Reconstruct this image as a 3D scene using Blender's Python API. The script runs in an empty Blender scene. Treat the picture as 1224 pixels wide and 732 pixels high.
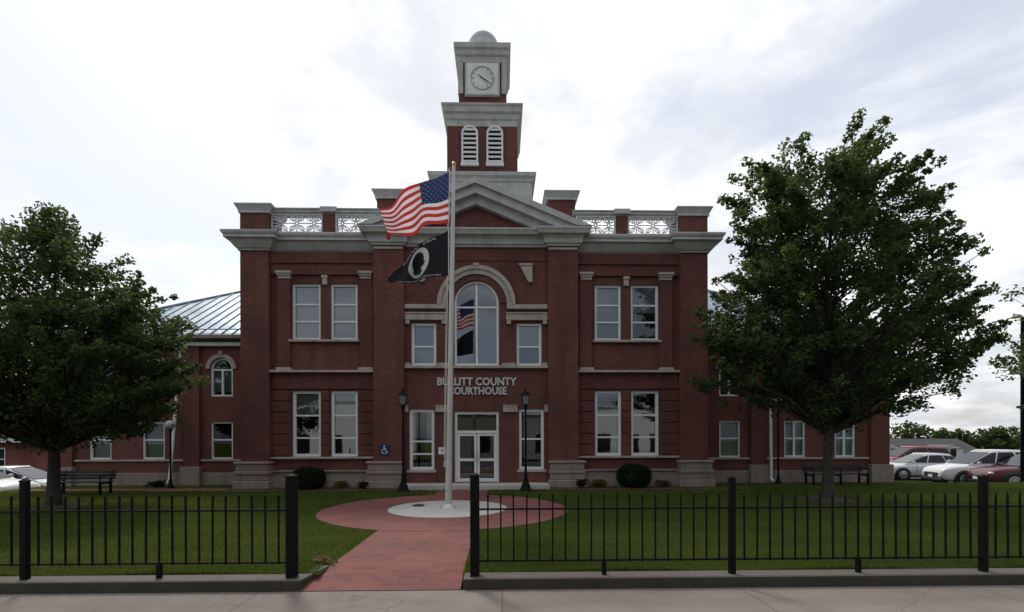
import bpy, math, random
import numpy as np
from mathutils import Vector, Matrix
R = math.radians
random.seed(7); rng = np.random.default_rng(7)
S = bpy.context.scene
COL = S.collection

# ------------------------------------------------------------------ camera
cam = bpy.data.cameras.new('camera'); camo = bpy.data.objects.new('camera', cam); COL.objects.link(camo)
cam.sensor_width = 36; cam.lens = 580 / 1224 * 36
cam.shift_y = 0.1299; cam.clip_end = 3000; cam.clip_start = .05
camo.matrix_world = Matrix.Translation((0, 0, 1.8)) @ Matrix.Rotation(R(-1.2), 4, 'Z') @ Matrix.Rotation(R(90), 4, 'X') @ Matrix.Rotation(R(-.15), 4, 'Z')
S.camera = camo
S.render.resolution_x = 1024; S.render.resolution_y = 612

# ------------------------------------------------------------------ light, sky, exposure
SUN_EL, SUN_AZ = 52, -28          # azimuth from +Y (behind the courthouse), negative = to the left
sd = Vector((math.sin(R(SUN_AZ)) * math.cos(R(SUN_EL)), math.cos(R(SUN_AZ)) * math.cos(R(SUN_EL)), math.sin(R(SUN_EL))))
sun = bpy.data.lights.new('sun', 'SUN'); suno = bpy.data.objects.new('sun', sun); COL.objects.link(suno)
sun.energy = 1.5; sun.angle = R(12); sun.color = (1, .95, .88)
suno.rotation_euler = sd.to_track_quat('Z', 'Y').to_euler(); suno.location = (0, 0, 40)
S.view_settings.view_transform = 'Standard'; S.view_settings.look = 'None'
S.view_settings.gamma = 1; S.view_settings.use_curve_mapping = False
S.view_settings.exposure = 0.58

def make_world():
    w = bpy.data.worlds.new('World'); S.world = w; w.use_nodes = True
    nt = w.node_tree; N = nt.nodes; L = nt.links
    for n in list(N): N.remove(n)
    def new(t, **k):
        n = N.new(t)
        for a, b in k.items(): setattr(n, a, b)
        return n
    def math_(op, a, b=None, clamp=False):
        n = new('ShaderNodeMath', operation=op); n.use_clamp = clamp
        for i, v in enumerate((a, b)):
            if v is None: continue
            if isinstance(v, (int, float)): n.inputs[i].default_value = v
            else: L.new(v, n.inputs[i])
        return n.outputs[0]
    out = new('ShaderNodeOutputWorld'); bg = new('ShaderNodeBackground'); bg.inputs[1].default_value = .1
    sky = new('ShaderNodeTexSky', sky_type='NISHITA'); sky.sun_disc = False
    sky.sun_elevation = R(SUN_EL); sky.sun_rotation = R(SUN_AZ); sky.air_density = 1.2; sky.dust_density = 2.0
    tc = new('ShaderNodeTexCoord'); d = tc.outputs['Generated']
    nrm = new('ShaderNodeVectorMath', operation='NORMALIZE'); L.new(d, nrm.inputs[0])
    sx = new('ShaderNodeSeparateXYZ'); L.new(nrm.outputs[0], sx.inputs[0])
    zz = math_('ADD', math_('MAXIMUM', sx.outputs[2], 0.0), .22)
    cx = math_('DIVIDE', sx.outputs[0], zz); cy = math_('DIVIDE', sx.outputs[1], zz)
    cv = new('ShaderNodeCombineXYZ'); L.new(cx, cv.inputs[0]); L.new(cy, cv.inputs[1])
    def noise(scale, detail, rough, off):
        m = new('ShaderNodeMapping'); m.inputs['Location'].default_value = off; L.new(cv.outputs[0], m.inputs[0])
        n = new('ShaderNodeTexNoise'); n.inputs['Scale'].default_value = scale; n.inputs['Detail'].default_value = detail
        n.inputs['Roughness'].default_value = rough; n.inputs['Distortion'].default_value = .25
        L.new(m.outputs[0], n.inputs[0]); return n.outputs[0]
    def ramp(v, a, b, c0=0, c1=1):
        n = new('ShaderNodeMapRange', interpolation_type='SMOOTHSTEP'); L.new(v, n.inputs[0])
        for i, x in zip((1, 2, 3, 4), (a, b, c0, c1)): n.inputs[i].default_value = x
        return n.outputs[0]
    cover = ramp(noise(1.05, 9, .60, (9.2, 4.1, 2)), .36, .54)
    tone = ramp(noise(1.7, 10, .60, (7.3, 2.2, 1)), .36, .62)
    dot = new('ShaderNodeVectorMath', operation='DOT_PRODUCT'); L.new(nrm.outputs[0], dot.inputs[0]); dot.inputs[1].default_value = (sd.x, sd.y, sd.z)
    glow = ramp(dot.outputs['Value'], -.45, .45)           # clouds round the sun are bright, those opposite are grey
    lo = new('ShaderNodeMix', data_type='RGBA'); L.new(glow, lo.inputs[0]); lo.inputs[6].default_value = (1.5, 1.7, 2.0, 1); lo.inputs[7].default_value = (5.6, 5.8, 6.15, 1)
    hi = new('ShaderNodeMix', data_type='RGBA'); L.new(glow, hi.inputs[0]); hi.inputs[6].default_value = (2.6, 2.8, 3.1, 1); hi.inputs[7].default_value = (8.6, 8.55, 8.5, 1)
    cl = new('ShaderNodeMix', data_type='RGBA'); L.new(tone, cl.inputs[0]); L.new(lo.outputs[2], cl.inputs[6]); L.new(hi.outputs[2], cl.inputs[7])
    # thin milky veil over the blue gaps
    veil = new('ShaderNodeMix', data_type='RGBA'); veil.inputs[0].default_value = .62
    L.new(sky.outputs[0], veil.inputs[6]); L.new(lo.outputs[2], veil.inputs[7])
    mx = new('ShaderNodeMix', data_type='RGBA'); L.new(cover, mx.inputs[0]); L.new(veil.outputs[2], mx.inputs[6]); L.new(cl.outputs[2], mx.inputs[7])
    L.new(mx.outputs[2], bg.inputs[0]); L.new(bg.outputs[0], out.inputs[0])
make_world()

# ------------------------------------------------------------------ materials
class NT:
    def __init__(s, name):
        s.m = bpy.data.materials.new(name); s.m.use_nodes = True
        s.t = s.m.node_tree; s.N = s.t.nodes; s.L = s.t.links
        s.b = s.N['Principled BSDF']; s.out = s.N['Material Output']
    def new(s, t, **k):
        n = s.N.new(t)
        for a, b in k.items(): setattr(n, a, b)
        return n
    def obj(s):
        return s.new('ShaderNodeTexCoord').outputs['Object']
    def geo(s):
        return s.new('ShaderNodeNewGeometry').outputs['Position']
    def noise(s, vec, scale, detail=4, rough=.55, sc=(1, 1, 1)):
        m = s.new('ShaderNodeMapping'); m.inputs['Scale'].default_value = sc; s.L.new(vec, m.inputs[0])
        n = s.new('ShaderNodeTexNoise'); n.inputs['Scale'].default_value = scale; n.inputs['Detail'].default_value = detail; n.inputs['Roughness'].default_value = rough
        s.L.new(m.outputs[0], n.inputs[0]); return n.outputs[0]
    def ramp(s, v, a, b, c0=0., c1=1.):
        n = s.new('ShaderNodeMapRange'); s.L.new(v, n.inputs[0])
        for i, x in zip((1, 2, 3, 4), (a, b, c0, c1)): n.inputs[i].default_value = x
        return n.outputs[0]
    def mix(s, f, a, b, bt='MIX'):
        n = s.new('ShaderNodeMix', data_type='RGBA', blend_type=bt)
        for i, v in zip((0, 6, 7), (f, a, b)):
            if isinstance(v, (int, float)): n.inputs[i].default_value = v
            elif isinstance(v, tuple): n.inputs[i].default_value = (*v, 1)
            else: s.L.new(v, n.inputs[i])
        return n.outputs[2]
    def bump(s, h, strength=.3, dist=.01):
        n = s.new('ShaderNodeBump'); n.inputs['Strength'].default_value = strength; n.inputs['Distance'].default_value = dist
        s.L.new(h, n.inputs['Height']); s.L.new(n.outputs[0], s.b.inputs['Normal'])
    def col(s, c):
        if isinstance(c, tuple): s.b.inputs['Base Color'].default_value = (*c, 1)
        else: s.L.new(c, s.b.inputs['Base Color'])
    def rough(s, r):
        if isinstance(r, (int, float)): s.b.inputs['Roughness'].default_value = r
        else: s.L.new(r, s.b.inputs['Roughness'])

def m_simple(name, c, rough=.6, metal=0., var=.15, scale=6., bump=0., coat=0.):
    n = NT(name); v = n.noise(n.obj(), scale, 5)
    d = tuple(x * (1 - var) for x in c); u = tuple(min(1, x * (1 + var)) for x in c)
    n.col(n.mix(n.ramp(v, .3, .7), d, u)); n.rough(n.ramp(v, .2, .8, max(.02, rough - .08), min(1, rough + .08)))
    n.b.inputs['Metallic'].default_value = metal; n.b.inputs['Coat Weight'].default_value = coat
    if bump: n.bump(n.noise(n.obj(), scale * 8, 4), bump, .01)
    return n.m

def m_brick(name, c1, c2, mort, bw=.215, bh=.075, ground=False, var=.35, stain=True):
    n = NT(name); o = n.obj(); s = n.new('ShaderNodeSeparateXYZ'); n.L.new(o, s.inputs[0])
    c = n.new('ShaderNodeCombineXYZ')
    if ground:
        n.L.new(s.outputs[0], c.inputs[0]); n.L.new(s.outputs[1], c.inputs[1])
    else:
        a = n.new('ShaderNodeMath', operation='ADD'); n.L.new(s.outputs[0], a.inputs[0]); n.L.new(s.outputs[1], a.inputs[1])
        n.L.new(a.outputs[0], c.inputs[0]); n.L.new(s.outputs[2], c.inputs[1])
    b = n.new('ShaderNodeTexBrick'); n.L.new(c.outputs[0], b.inputs[0])
    b.inputs['Color1'].default_value = (*c1, 1); b.inputs['Color2'].default_value = (*c2, 1); b.inputs['Mortar'].default_value = (*mort, 1)
    b.inputs['Scale'].default_value = 1; b.inputs['Brick Width'].default_value = bw; b.inputs['Row Height'].default_value = bh
    b.inputs['Mortar Size'].default_value = .006; b.inputs['Mortar Smooth'].default_value = .3; b.inputs['Bias'].default_value = -.2
    col = b.outputs[0]
    big = n.ramp(n.noise(o, .55, 5), .3, .7, 1 - var, 1 + var * .6)
    hb = n.new('ShaderNodeHueSaturation'); n.L.new(col, hb.inputs['Color']); n.L.new(big, hb.inputs['Value']); col = hb.outputs[0]
    if stain:
        st = n.ramp(n.noise(o, 1.0, 6, .6, (2.6, 2.6, .22)), .46, .75, 0, .7)
        col = n.mix(st, col, tuple(x * .55 + .01 for x in c2))
    n.col(col); n.rough(.86)
    f = n.new('ShaderNodeMath', operation='SUBTRACT'); f.inputs[0].default_value = 1; n.L.new(b.outputs['Fac'], f.inputs[1])
    n.bump(f.outputs[0], .5, .006)
    return n.m

M = {}
M['brick'] = m_brick('courthouse brick', (.150, .045, .033), (.092, .030, .024), (.125, .062, .052))
M['brick_wing'] = m_brick('wing brick', (.165, .050, .038), (.125, .038, .030), (.13, .065, .055))
M['brick_annex'] = m_brick('annex brick', (.20, .055, .04), (.16, .045, .035), (.15, .09, .08))
M['paver'] = m_brick('path pavers', (.190, .056, .047), (.120, .037, .033), (.145, .085, .072), .2, .1, True, .3, False)

def m_stone(name, c, dirt=(.12, .105, .085), amount=.55, sc=1.):
    n = NT(name); o = n.obj(); a = n.noise(o, 3 * sc, 8, .65); b = n.noise(o, 1.2 * sc, 6, .6, (2, 2, .5))
    col = n.mix(n.ramp(a, .25, .75), tuple(x * .82 for x in c), tuple(x * 1.12 for x in c))
    col = n.mix(n.ramp(b, .46, .78, 0, amount), col, dirt)
    n.col(col); n.rough(.85); n.bump(n.noise(o, 30 * sc, 5), .35, .01); return n.m
M['stone'] = m_stone('limestone', (.40, .36, .32))
M['stone_rough'] = m_stone('plinth limestone', (.26, .215, .185), (.10, .085, .07), .6)
M['trim'] = m_stone('painted cornice', (.47, .475, .47), (.26, .25, .235), .65)
M['white_trim'] = m_stone('white paint', (.76, .77, .78), (.4, .4, .4), .3)
M['frame'] = m_simple('window frame paint', (.74, .75, .76), .5, var=.06)
M['door_frame'] = m_simple('door frame paint', (.66, .67, .66), .4, var=.06)
M['iron'] = m_simple('black iron', (.006, .006, .007), .7, var=.3, scale=20, bump=.1)
M['iron_post'] = m_simple('black painted steel', (.006, .006, .007), .65, var=.3, scale=14)
M['white_iron'] = m_simple('painted ironwork', (.55, .57, .58), .5, var=.1)
M['alu'] = m_simple('brushed aluminium', (.48, .47, .44), .45, .35, .12, 3)
M['rope'] = m_simple('halyard rope', (.6, .58, .54), .9)
M['downpipe'] = m_simple('white downpipe', (.72, .74, .76), .45, var=.08)
M['blind'] = m_simple('pale roller blind', (.40, .43, .46), .9, var=.12, scale=2)
M['blind_warm'] = m_simple('cream blind', (.40, .38, .34), .9, var=.2, scale=2)
M['curtain'] = m_simple('blue green blind', (.40, .49, .50), .9, var=.1, scale=2)
M['dark_in'] = m_simple('dark interior', (.02, .02, .022), .9)
for k_ in ('iron', 'iron_post'): M[k_].node_tree.nodes['Principled BSDF'].inputs['Specular IOR Level'].default_value = .12
M['wood'] = m_simple('dark bench boards', (.022, .020, .019), .6, var=.4, scale=9, bump=.2)
M['bark'] = m_simple('bark', (.045, .036, .030), .95, var=.5, scale=9, bump=.9)
M['gold'] = m_simple('gilt finial', (.45, .36, .18), .35, .8)
M['letter'] = m_simple('cast metal letters', (.46, .46, .45), .45, 0, .1)
M['blue_sign'] = m_simple('blue sign enamel', (.008, .022, .075), .4)
M['white_sign'] = m_simple('white sign enamel', (.75, .75, .75), .4, var=.05)
M['black_mark'] = m_simple('black lettering', (.015, .015, .015), .5)
M['clock_metal'] = m_simple('grey clock hands', (.10, .10, .11), .5)
M['dark_shingle'] = m_simple('dark grey shingles', (.055, .055, .06), .9, var=.25, scale=12, bump=.4)
M['shingle'] = m_simple('grey shingles', (.10, .10, .108), .9, var=.25, scale=12, bump=.4)
M['tan_wall'] = m_simple('tan render', (.20, .19, .16), .9)
M['siding'] = m_simple('white siding', (.6, .6, .6), .7, var=.08)
M['rubber'] = m_simple('tyre rubber', (.012, .012, .012), .8)
M['rim'] = m_simple('alloy rim', (.45, .45, .46), .3, .8)
M['lens'] = m_simple('headlight lens', (.62, .64, .66), .1, 0, .1, coat=1)
M['tail'] = m_simple('tail lamp', (.30, .015, .012), .2)
M['plastic'] = m_simple('black plastic trim', (.015, .015, .016), .5)
M['mulch'] = m_simple('bark mulch', (.045, .028, .02), 1, var=.5, scale=20, bump=.8)
M['globe'] = m_simple('frosted glass globe', (.45, .45, .44), .25, var=.05)
M['lantern_glass'] = m_simple('smoked lantern glass', (.16, .17, .17), .15)
M['roof_flat'] = m_simple('roof membrane', (.14, .14, .14), .9)

def m_glass(name, refl=.2, tint=(.72, .78, .80)):
    n = NT(name); tr = n.new('ShaderNodeBsdfTransparent'); tr.inputs[0].default_value = (*tint, 1)
    gl = n.new('ShaderNodeBsdfGlossy'); gl.inputs['Roughness'].default_value = .015; gl.inputs[0].default_value = (.92, .96, 1, 1)
    bp = n.new('ShaderNodeBump'); bp.inputs['Strength'].default_value = .25; bp.inputs['Distance'].default_value = .004
    n.L.new(n.noise(n.obj(), 1.6, 2), bp.inputs['Height']); n.L.new(bp.outputs[0], gl.inputs['Normal'])
    fr = n.new('ShaderNodeFresnel'); fr.inputs[0].default_value = 1.5
    ad = n.new('ShaderNodeMath', operation='ADD'); ad.use_clamp = True; ad.inputs[1].default_value = refl; n.L.new(fr.outputs[0], ad.inputs[0])
    mx = n.new('ShaderNodeMixShader'); n.L.new(ad.outputs[0], mx.inputs[0]); n.L.new(tr.outputs[0], mx.inputs[1]); n.L.new(gl.outputs[0], mx.inputs[2])
    n.L.new(mx.outputs[0], n.out.inputs[0]); return n.m
M['glass'] = m_glass('window glass', .16)
M['glass_arch'] = m_glass('tinted arched glass', .22, (.2, .27, .34))
M['glass_wing'] = m_glass('wing window glass', .035, (.8, .86, .86))
M['glass_door'] = m_glass('door glass', .10, (.6, .62, .6))
def m_carglass():
    n = NT('car glass'); n.col((.012, .014, .016)); n.rough(.05); n.b.inputs['IOR'].default_value = 1.5; return n.m
M['car_glass'] = m_carglass()
def m_paint(name, c, metal=0., coat=.8):
    n = NT(name); n.col(c); n.rough(.32); n.b.inputs['Metallic'].default_value = metal; n.b.inputs['Coat Weight'].default_value = coat; n.b.inputs['Coat Roughness'].default_value = .05
    return n.m
M['paint_white'] = m_paint('white car paint', (.66, .67, .68)); M['paint_silver'] = m_paint('silver car paint', (.50, .52, .54), .3)
M['paint_red'] = m_paint('dark red car paint', (.085, .004, .008), 0, .3); M['paint_bright_red'] = m_paint('red car paint', (.20, .008, .008), 0, .3)
M['paint_pale'] = m_paint('pale grey car paint', (.55, .57, .60), .2)

def m_leaf(name, c1, c2, trans=(.10, .16, .03)):
    n = NT(name); oi = n.new('ShaderNodeAttribute'); oi.attribute_name = 'tint'
    col = n.mix(oi.outputs['Fac'], c1, c2); n.col(col); n.rough(.6); n.b.inputs['Specular IOR Level'].default_value = .12
    t = n.new('ShaderNodeBsdfTranslucent'); n.L.new(n.mix(oi.outputs['Fac'], tuple(x * .6 for x in trans), trans), t.inputs[0])
    mx = n.new('ShaderNodeMixShader'); mx.inputs[0].default_value = .42
    n.L.new(n.b.outputs[0], mx.inputs[1]); n.L.new(t.outputs[0], mx.inputs[2]); n.L.new(mx.outputs[0], n.out.inputs[0]); return n.m
M['leaf'] = m_leaf('maple leaves', (.022, .042, .017), (.066, .096, .033), (.15, .22, .055))
M['leaf_far'] = m_leaf('far foliage', (.028, .045, .022), (.06, .08, .03))
M['leaf_shrub'] = m_leaf('shrub leaves', (.012, .026, .012), (.028, .048, .018), (.03, .06, .015))
M['leaf_flower'] = m_leaf('bed plant leaves', (.05, .07, .012), (.14, .14, .02))
M['blade'] = m_leaf('grass blades', (.048, .086, .018), (.118, .150, .040), (.16, .21, .04))
M['dry'] = m_leaf('dry weeds', (.16, .13, .06), (.30, .25, .13), (.2, .16, .08))

def m_lawn():
    n = NT('lawn'); p = n.obj(); a = n.noise(p, .35, 6, .6); b = n.noise(p, 5, 6, .7); f = n.noise(p, 60, 3, .7)
    col = n.mix(n.ramp(a, .32, .68), (.050, .078, .010), (.098, .118, .016))
    col = n.mix(n.ramp(b, .4, .75, 0, .5), col, (.100, .108, .026))
    col = n.mix(n.ramp(f, .3, .7, 0, .45), col, (.024, .040, .010)); n.col(col); n.rough(1.); n.b.inputs['Specular IOR Level'].default_value = .02
    n.bump(n.noise(p, 45, 5, .8), 1., .05); return n.m
M['lawn'] = m_lawn()
def m_concrete(name, c, joints=0, cracks=True):
    n = NT(name); p = n.obj(); a = n.noise(p, .8, 8, .65); f = n.noise(p, 90, 3)
    col = n.mix(n.ramp(a, .3, .72), tuple(x * .74 for x in c), tuple(x * 1.14 for x in c))
    col = n.mix(n.ramp(f, .3, .7, 0, .25), col, tuple(x * .6 for x in c))
    st = n.ramp(n.noise(p, 2.3, 7, .7, (1, 2, 1)), .56, .74, 0, .5); col = n.mix(st, col, tuple(x * .5 for x in c))
    if cracks:
        v = n.new('ShaderNodeTexVoronoi', feature='DISTANCE_TO_EDGE'); v.inputs['Scale'].default_value = .33
        w = n.new('ShaderNodeMix', data_type='VECTOR'); w.inputs[0].default_value = .18
        nn = n.new('ShaderNodeTexNoise'); nn.inputs['Scale'].default_value = 3; n.L.new(p, nn.inputs[0])
        n.L.new(p, w.inputs[4]); n.L.new(nn.outputs['Color'], w.inputs[5]); n.L.new(w.outputs[1], v.inputs[0])
        col = n.mix(n.ramp(v.outputs[0], .0008, .0028, .4, 0), col, (.07, .057, .047))
    if joints:
        s = n.new('ShaderNodeSeparateXYZ'); n.L.new(p, s.inputs[0])
        mm = n.new('ShaderNodeMath', operation='PINGPONG'); mm.inputs[1].default_value = joints / 2; n.L.new(s.outputs[0], mm.inputs[0])
        col = n.mix(n.ramp(mm.outputs[0], .004, .012, .7, 0), col, (.05, .045, .04))
    n.col(col); n.rough(.9); n.bump(f, .25, .006); return n.m
M['concrete'] = m_concrete('sidewalk concrete', (.205, .175, .148), 3.05)
M['slab'] = m_concrete('pale slab concrete', (.46, .45, .42), 0, False)
M['kerb'] = m_concrete('old kerb concrete', (.11, .097, .083), 2.44, False)
M['kerb_face'] = m_stone('mossy kerb face with painted shade', (.040, .034, .026), (.018, .020, .010), .8, 1.5)  # moss, plus the shade of the kerb's front painted in as darker colour
M['asphalt'] = m_concrete('asphalt', (.055, .055, .056), 0, False)
M['earth'] = m_lawn()
def m_roof():
    n = NT('standing seam steel'); o = n.obj(); a = n.noise(o, 1.2, 4)
    n.col(n.mix(n.ramp(a, .3, .7), (.20, .26, .32), (.31, .37, .43))); n.rough(n.ramp(a, .3, .7, .34, .48)); n.b.inputs['Metallic'].default_value = .6; return n.m
M['seam'] = m_roof()
def m_cloth(name, c):
    n = NT(name); n.col(c); n.rough(.8); t = n.new('ShaderNodeBsdfTranslucent'); t.inputs[0].default_value = (*c, 1)
    mx = n.new('ShaderNodeMixShader'); mx.inputs[0].default_value = .42
    n.L.new(n.b.outputs[0], mx.inputs[1]); n.L.new(t.outputs[0], mx.inputs[2]); n.L.new(mx.outputs[0], n.out.inputs[0]); return n.m
M['f_red'] = m_cloth('flag red', (.62, .035, .035)); M['f_white'] = m_cloth('flag white', (.85, .85, .86)); M['f_blue'] = m_cloth('flag blue', (.025, .045, .13)); M['f_black'] = m_cloth('flag black', (.008, .009, .012))

# ------------------------------------------------------------------ mesh helpers
class MB:
    def __init__(s): s.v = []; s.f = []; s.mi = []; s.sm = []
    def face(s, pts, mi=0, sm=False):
        b = len(s.v); s.v += [tuple(p) for p in pts]; s.f.append(tuple(range(b, b + len(pts)))); s.mi.append(mi); s.sm.append(sm)
    def raw(s, vs, fs, mi=0, sm=False):
        b = len(s.v); s.v += [tuple(p) for p in vs]
        for f in fs: s.f.append(tuple(i + b for i in f)); s.mi.append(mi); s.sm.append(sm)
    def box(s, x0, x1, y0, y1, z0, z1, mi=0):
        s.raw([(x0, y0, z0), (x1, y0, z0), (x1, y1, z0), (x0, y1, z0), (x0, y0, z1), (x1, y0, z1), (x1, y1, z1), (x0, y1, z1)],
              [(0, 3, 2, 1), (4, 5, 6, 7), (0, 1, 5, 4), (1, 2, 6, 5), (2, 3, 7, 6), (3, 0, 4, 7)], mi)
    def frustum(s, b, t, z0, z1, mi=0):      # b,t = x0,x1,y0,y1
        s.raw([(b[0], b[2], z0), (b[1], b[2], z0), (b[1], b[3], z0), (b[0], b[3], z0), (t[0], t[2], z1), (t[1], t[2], z1), (t[1], t[3], z1), (t[0], t[3], z1)],
              [(0, 3, 2, 1), (4, 5, 6, 7), (0, 1, 5, 4), (1, 2, 6, 5), (2, 3, 7, 6), (3, 0, 4, 7)], mi)
    def prism(s, poly, y0, y1, mi=0):        # poly of (x,z), counter-clockwise seen from -y
        n = len(poly); vs = [(x, y0, z) for x, z in poly] + [(x, y1, z) for x, z in poly]
        s.raw(vs, [tuple(range(n)), tuple(range(2 * n - 1, n - 1, -1))] + [(i, i + n, (i + 1) % n + n, (i + 1) % n) for i in range(n)], mi)
    def tube(s, pts, rad, n=8, mi=0, cap=True):
        pts = [Vector(p) for p in pts]; k = len(pts); rad = [rad] * k if isinstance(rad, (int, float)) else rad
        vs = []; ref = Vector((0, 0, 1))
        for i in range(k):
            t = (pts[min(i + 1, k - 1)] - pts[max(i - 1, 0)]).normalized()
            a = t.cross(ref if abs(t.z) < .95 else Vector((1, 0, 0))).normalized(); b = t.cross(a)
            for j in range(n):
                q = 2 * math.pi * j / n; vs.append(pts[i] + (a * math.cos(q) + b * math.sin(q)) * rad[i])
        fs = [(i * n + j, (i + 1) * n + j, (i + 1) * n + (j + 1) % n, i * n + (j + 1) % n) for i in range(k - 1) for j in range(n)]
        s.raw(vs, fs, mi, True)
        if cap:
            s.face([vs[j] for j in range(n)], mi); s.face([vs[(k - 1) * n + j] for j in range(n - 1, -1, -1)], mi)
    def lathe(s, prof, c=(0, 0, 0), n=20, mi=0):
        vs = [(c[0] + r * math.cos(2 * math.pi * j / n), c[1] + r * math.sin(2 * math.pi * j / n), c[2] + z) for r, z in prof for j in range(n)]
        k = len(prof)
        s.raw(vs, [(i * n + j, i * n + (j + 1) % n, (i + 1) * n + (j + 1) % n, (i + 1) * n + j) for i in range(k - 1) for j in range(n)], mi, True)
    def sweep(s, path, prof, closed=False, mi=0):   # path (x,y), outward = right of travel; prof (out,z) closed polygon
        n = len(path); rings = []
        for i in range(n):
            def nrm(a, b):
                d = Vector((b[0] - a[0], b[1] - a[1])).normalized(); return Vector((d.y, -d.x))
            if closed or 0 < i < n - 1:
                n0 = nrm(path[i - 1], path[i]); n1 = nrm(path[i], path[(i + 1) % n]); o = (n0 + n1) / (1 + n0.dot(n1))
            elif i == 0: o = nrm(path[0], path[1])
            else: o = nrm(path[-2], path[-1])
            rings.append([(path[i][0] + o.x * a, path[i][1] + o.y * a, z) for a, z in prof])
        k = len(prof); vs = [p for r in rings for p in r]
        s.raw(vs, [(i * k + j, ((i + 1) % n) * k + j, ((i + 1) % n) * k + (j + 1) % k, i * k + (j + 1) % k) for i in range(n if closed else n - 1) for j in range(k)], mi)
        if not closed: s.face(rings[0], mi); s.face(rings[-1][::-1], mi)
    def wall(s, x0, x1, z0, z1, y, depth, ops, mi=0, fix=None):
        """front wall sheet at y with openings (ox0,ox1,oz0,oz1,arch) and reveals going back by depth"""
        xs = sorted({x0, x1} | {o[i] for o in ops for i in (0, 1)}); zs = sorted({z0, z1} | {o[i] for o in ops for i in (2, 3)})
        for a, b in zip(xs, xs[1:]):
            for c, d in zip(zs, zs[1:]):
                mx, mz = (a + b) / 2, (c + d) / 2
                if any(o[0] < mx < o[1] and o[2] < mz < o[3] for o in ops): continue
                s.face([(a, y, c), (b, y, c), (b, y, d), (a, y, d)], mi)
        for o in ops:
            a, b, c, d = o[:4]; Y = y + depth; r = (b - a) / 2 if o[4] else 0; sp = d - r
            s.face([(a, y, c), (a, y, sp), (a, Y, sp), (a, Y, c)], mi); s.face([(b, y, c), (b, Y, c), (b, Y, sp), (b, y, sp)], mi)
            s.face([(a, y, c), (a, Y, c), (b, Y, c), (b, y, c)], mi)
            if not o[4]: s.face([(a, y, d), (b, y, d), (b, Y, d), (a, Y, d)], mi)
            else:
                P = [((a + b) / 2 - r * math.cos(math.pi * i / 20), sp + r * math.sin(math.pi * i / 20)) for i in range(21)]
                for p, q in zip(P, P[1:]):
                    s.face([(p[0], y, p[1]), (q[0], y, q[1]), (q[0], y, d), (p[0], y, d)], mi)
                    s.face([(p[0], y, p[1]), (p[0], Y, p[1]), (q[0], Y, q[1]), (q[0], y, q[1])], mi)
    def build(s, name, mats, parent=None, bevel=0., loc=None):
        me = bpy.data.meshes.new(name); me.from_pydata(s.v, [], s.f)
        for m in (mats if isinstance(mats, (list, tuple)) else [mats]): me.materials.append(M[m] if isinstance(m, str) else m)
        me.polygons.foreach_set('material_index', s.mi); me.polygons.foreach_set('use_smooth', s.sm); me.update()
        o = bpy.data.objects.new(name, me); COL.objects.link(o)
        if parent: o.parent = parent
        if loc: o.location = loc
        if bevel:
            b = o.modifiers.new('bevel', 'BEVEL'); b.width = bevel; b.segments = 2; b.limit_method = 'ANGLE'; b.angle_limit = R(40)
        return o

def tag(o, label=None, cat=None, group=None, kind=None):
    if label: o['label'] = label
    if cat: o['category'] = cat
    if group: o['group'] = group
    if kind: o['kind'] = kind
    return o
def thing(name, label, cat, loc=(0, 0, 0), rz=0, group=None):
    o = bpy.data.objects.new(name, None); COL.objects.link(o); o.location = loc; o.rotation_euler = (0, 0, rz); o.empty_display_size = .2
    return tag(o, label, cat, group)
def copy_tree(o, parent=None):
    c = o.copy(); COL.objects.link(c)
    if parent: c.parent = parent
    for ch in list(o.children): copy_tree(ch, c)
    return c
def struct(o): o['kind'] = 'structure'; return o
def text_mesh(txt, size=1., extrude=0., width=None, bold=0.):
    """text as vertices/faces in the XZ plane, centred on x, baseline at z=0"""
    cu = bpy.data.curves.new('text', 'FONT'); cu.body = txt; cu.size = size; cu.extrude = extrude; cu.align_x = 'CENTER'; cu.resolution_u = 2; cu.offset = bold
    ob = bpy.data.objects.new('text', cu); COL.objects.link(ob)
    dg = bpy.context.evaluated_depsgraph_get(); dg.update(); me = bpy.data.meshes.new_from_object(ob.evaluated_get(dg))
    vs = [(v.co.x, -v.co.z, v.co.y) for v in me.vertices]; fs = [tuple(p.vertices) for p in me.polygons]
    bpy.data.objects.remove(ob); bpy.data.curves.remove(cu); bpy.data.meshes.remove(me)
    if width:
        w = max(v[0] for v in vs) - min(v[0] for v in vs); k = width / w; vs = [(x * k, y, z) for x, y, z in vs]
    return vs, fs
def np_mesh(name, verts, nper, mats, parent=None, tint=None):
    """many separate polygons with nper vertices each in one mesh"""
    me = bpy.data.meshes.new(name); nv = len(verts); nf = nv // nper
    me.vertices.add(nv); me.vertices.foreach_set('co', verts.astype(np.float32).ravel())
    me.loops.add(nv); me.loops.foreach_set('vertex_index', np.arange(nv, dtype=np.int32))
    me.polygons.add(nf); me.polygons.foreach_set('loop_start', np.arange(0, nv, nper, dtype=np.int32)); me.polygons.foreach_set('loop_total', np.full(nf, nper, dtype=np.int32))
    if tint is not None:
        at = me.attributes.new('tint', 'FLOAT', 'FACE'); at.data.foreach_set('value', tint.astype(np.float32))
    me.materials.append(M[mats]); me.update(calc_edges=True)
    o = bpy.data.objects.new(name, me); COL.objects.link(o)
    if parent: o.parent = parent
    return o

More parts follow.
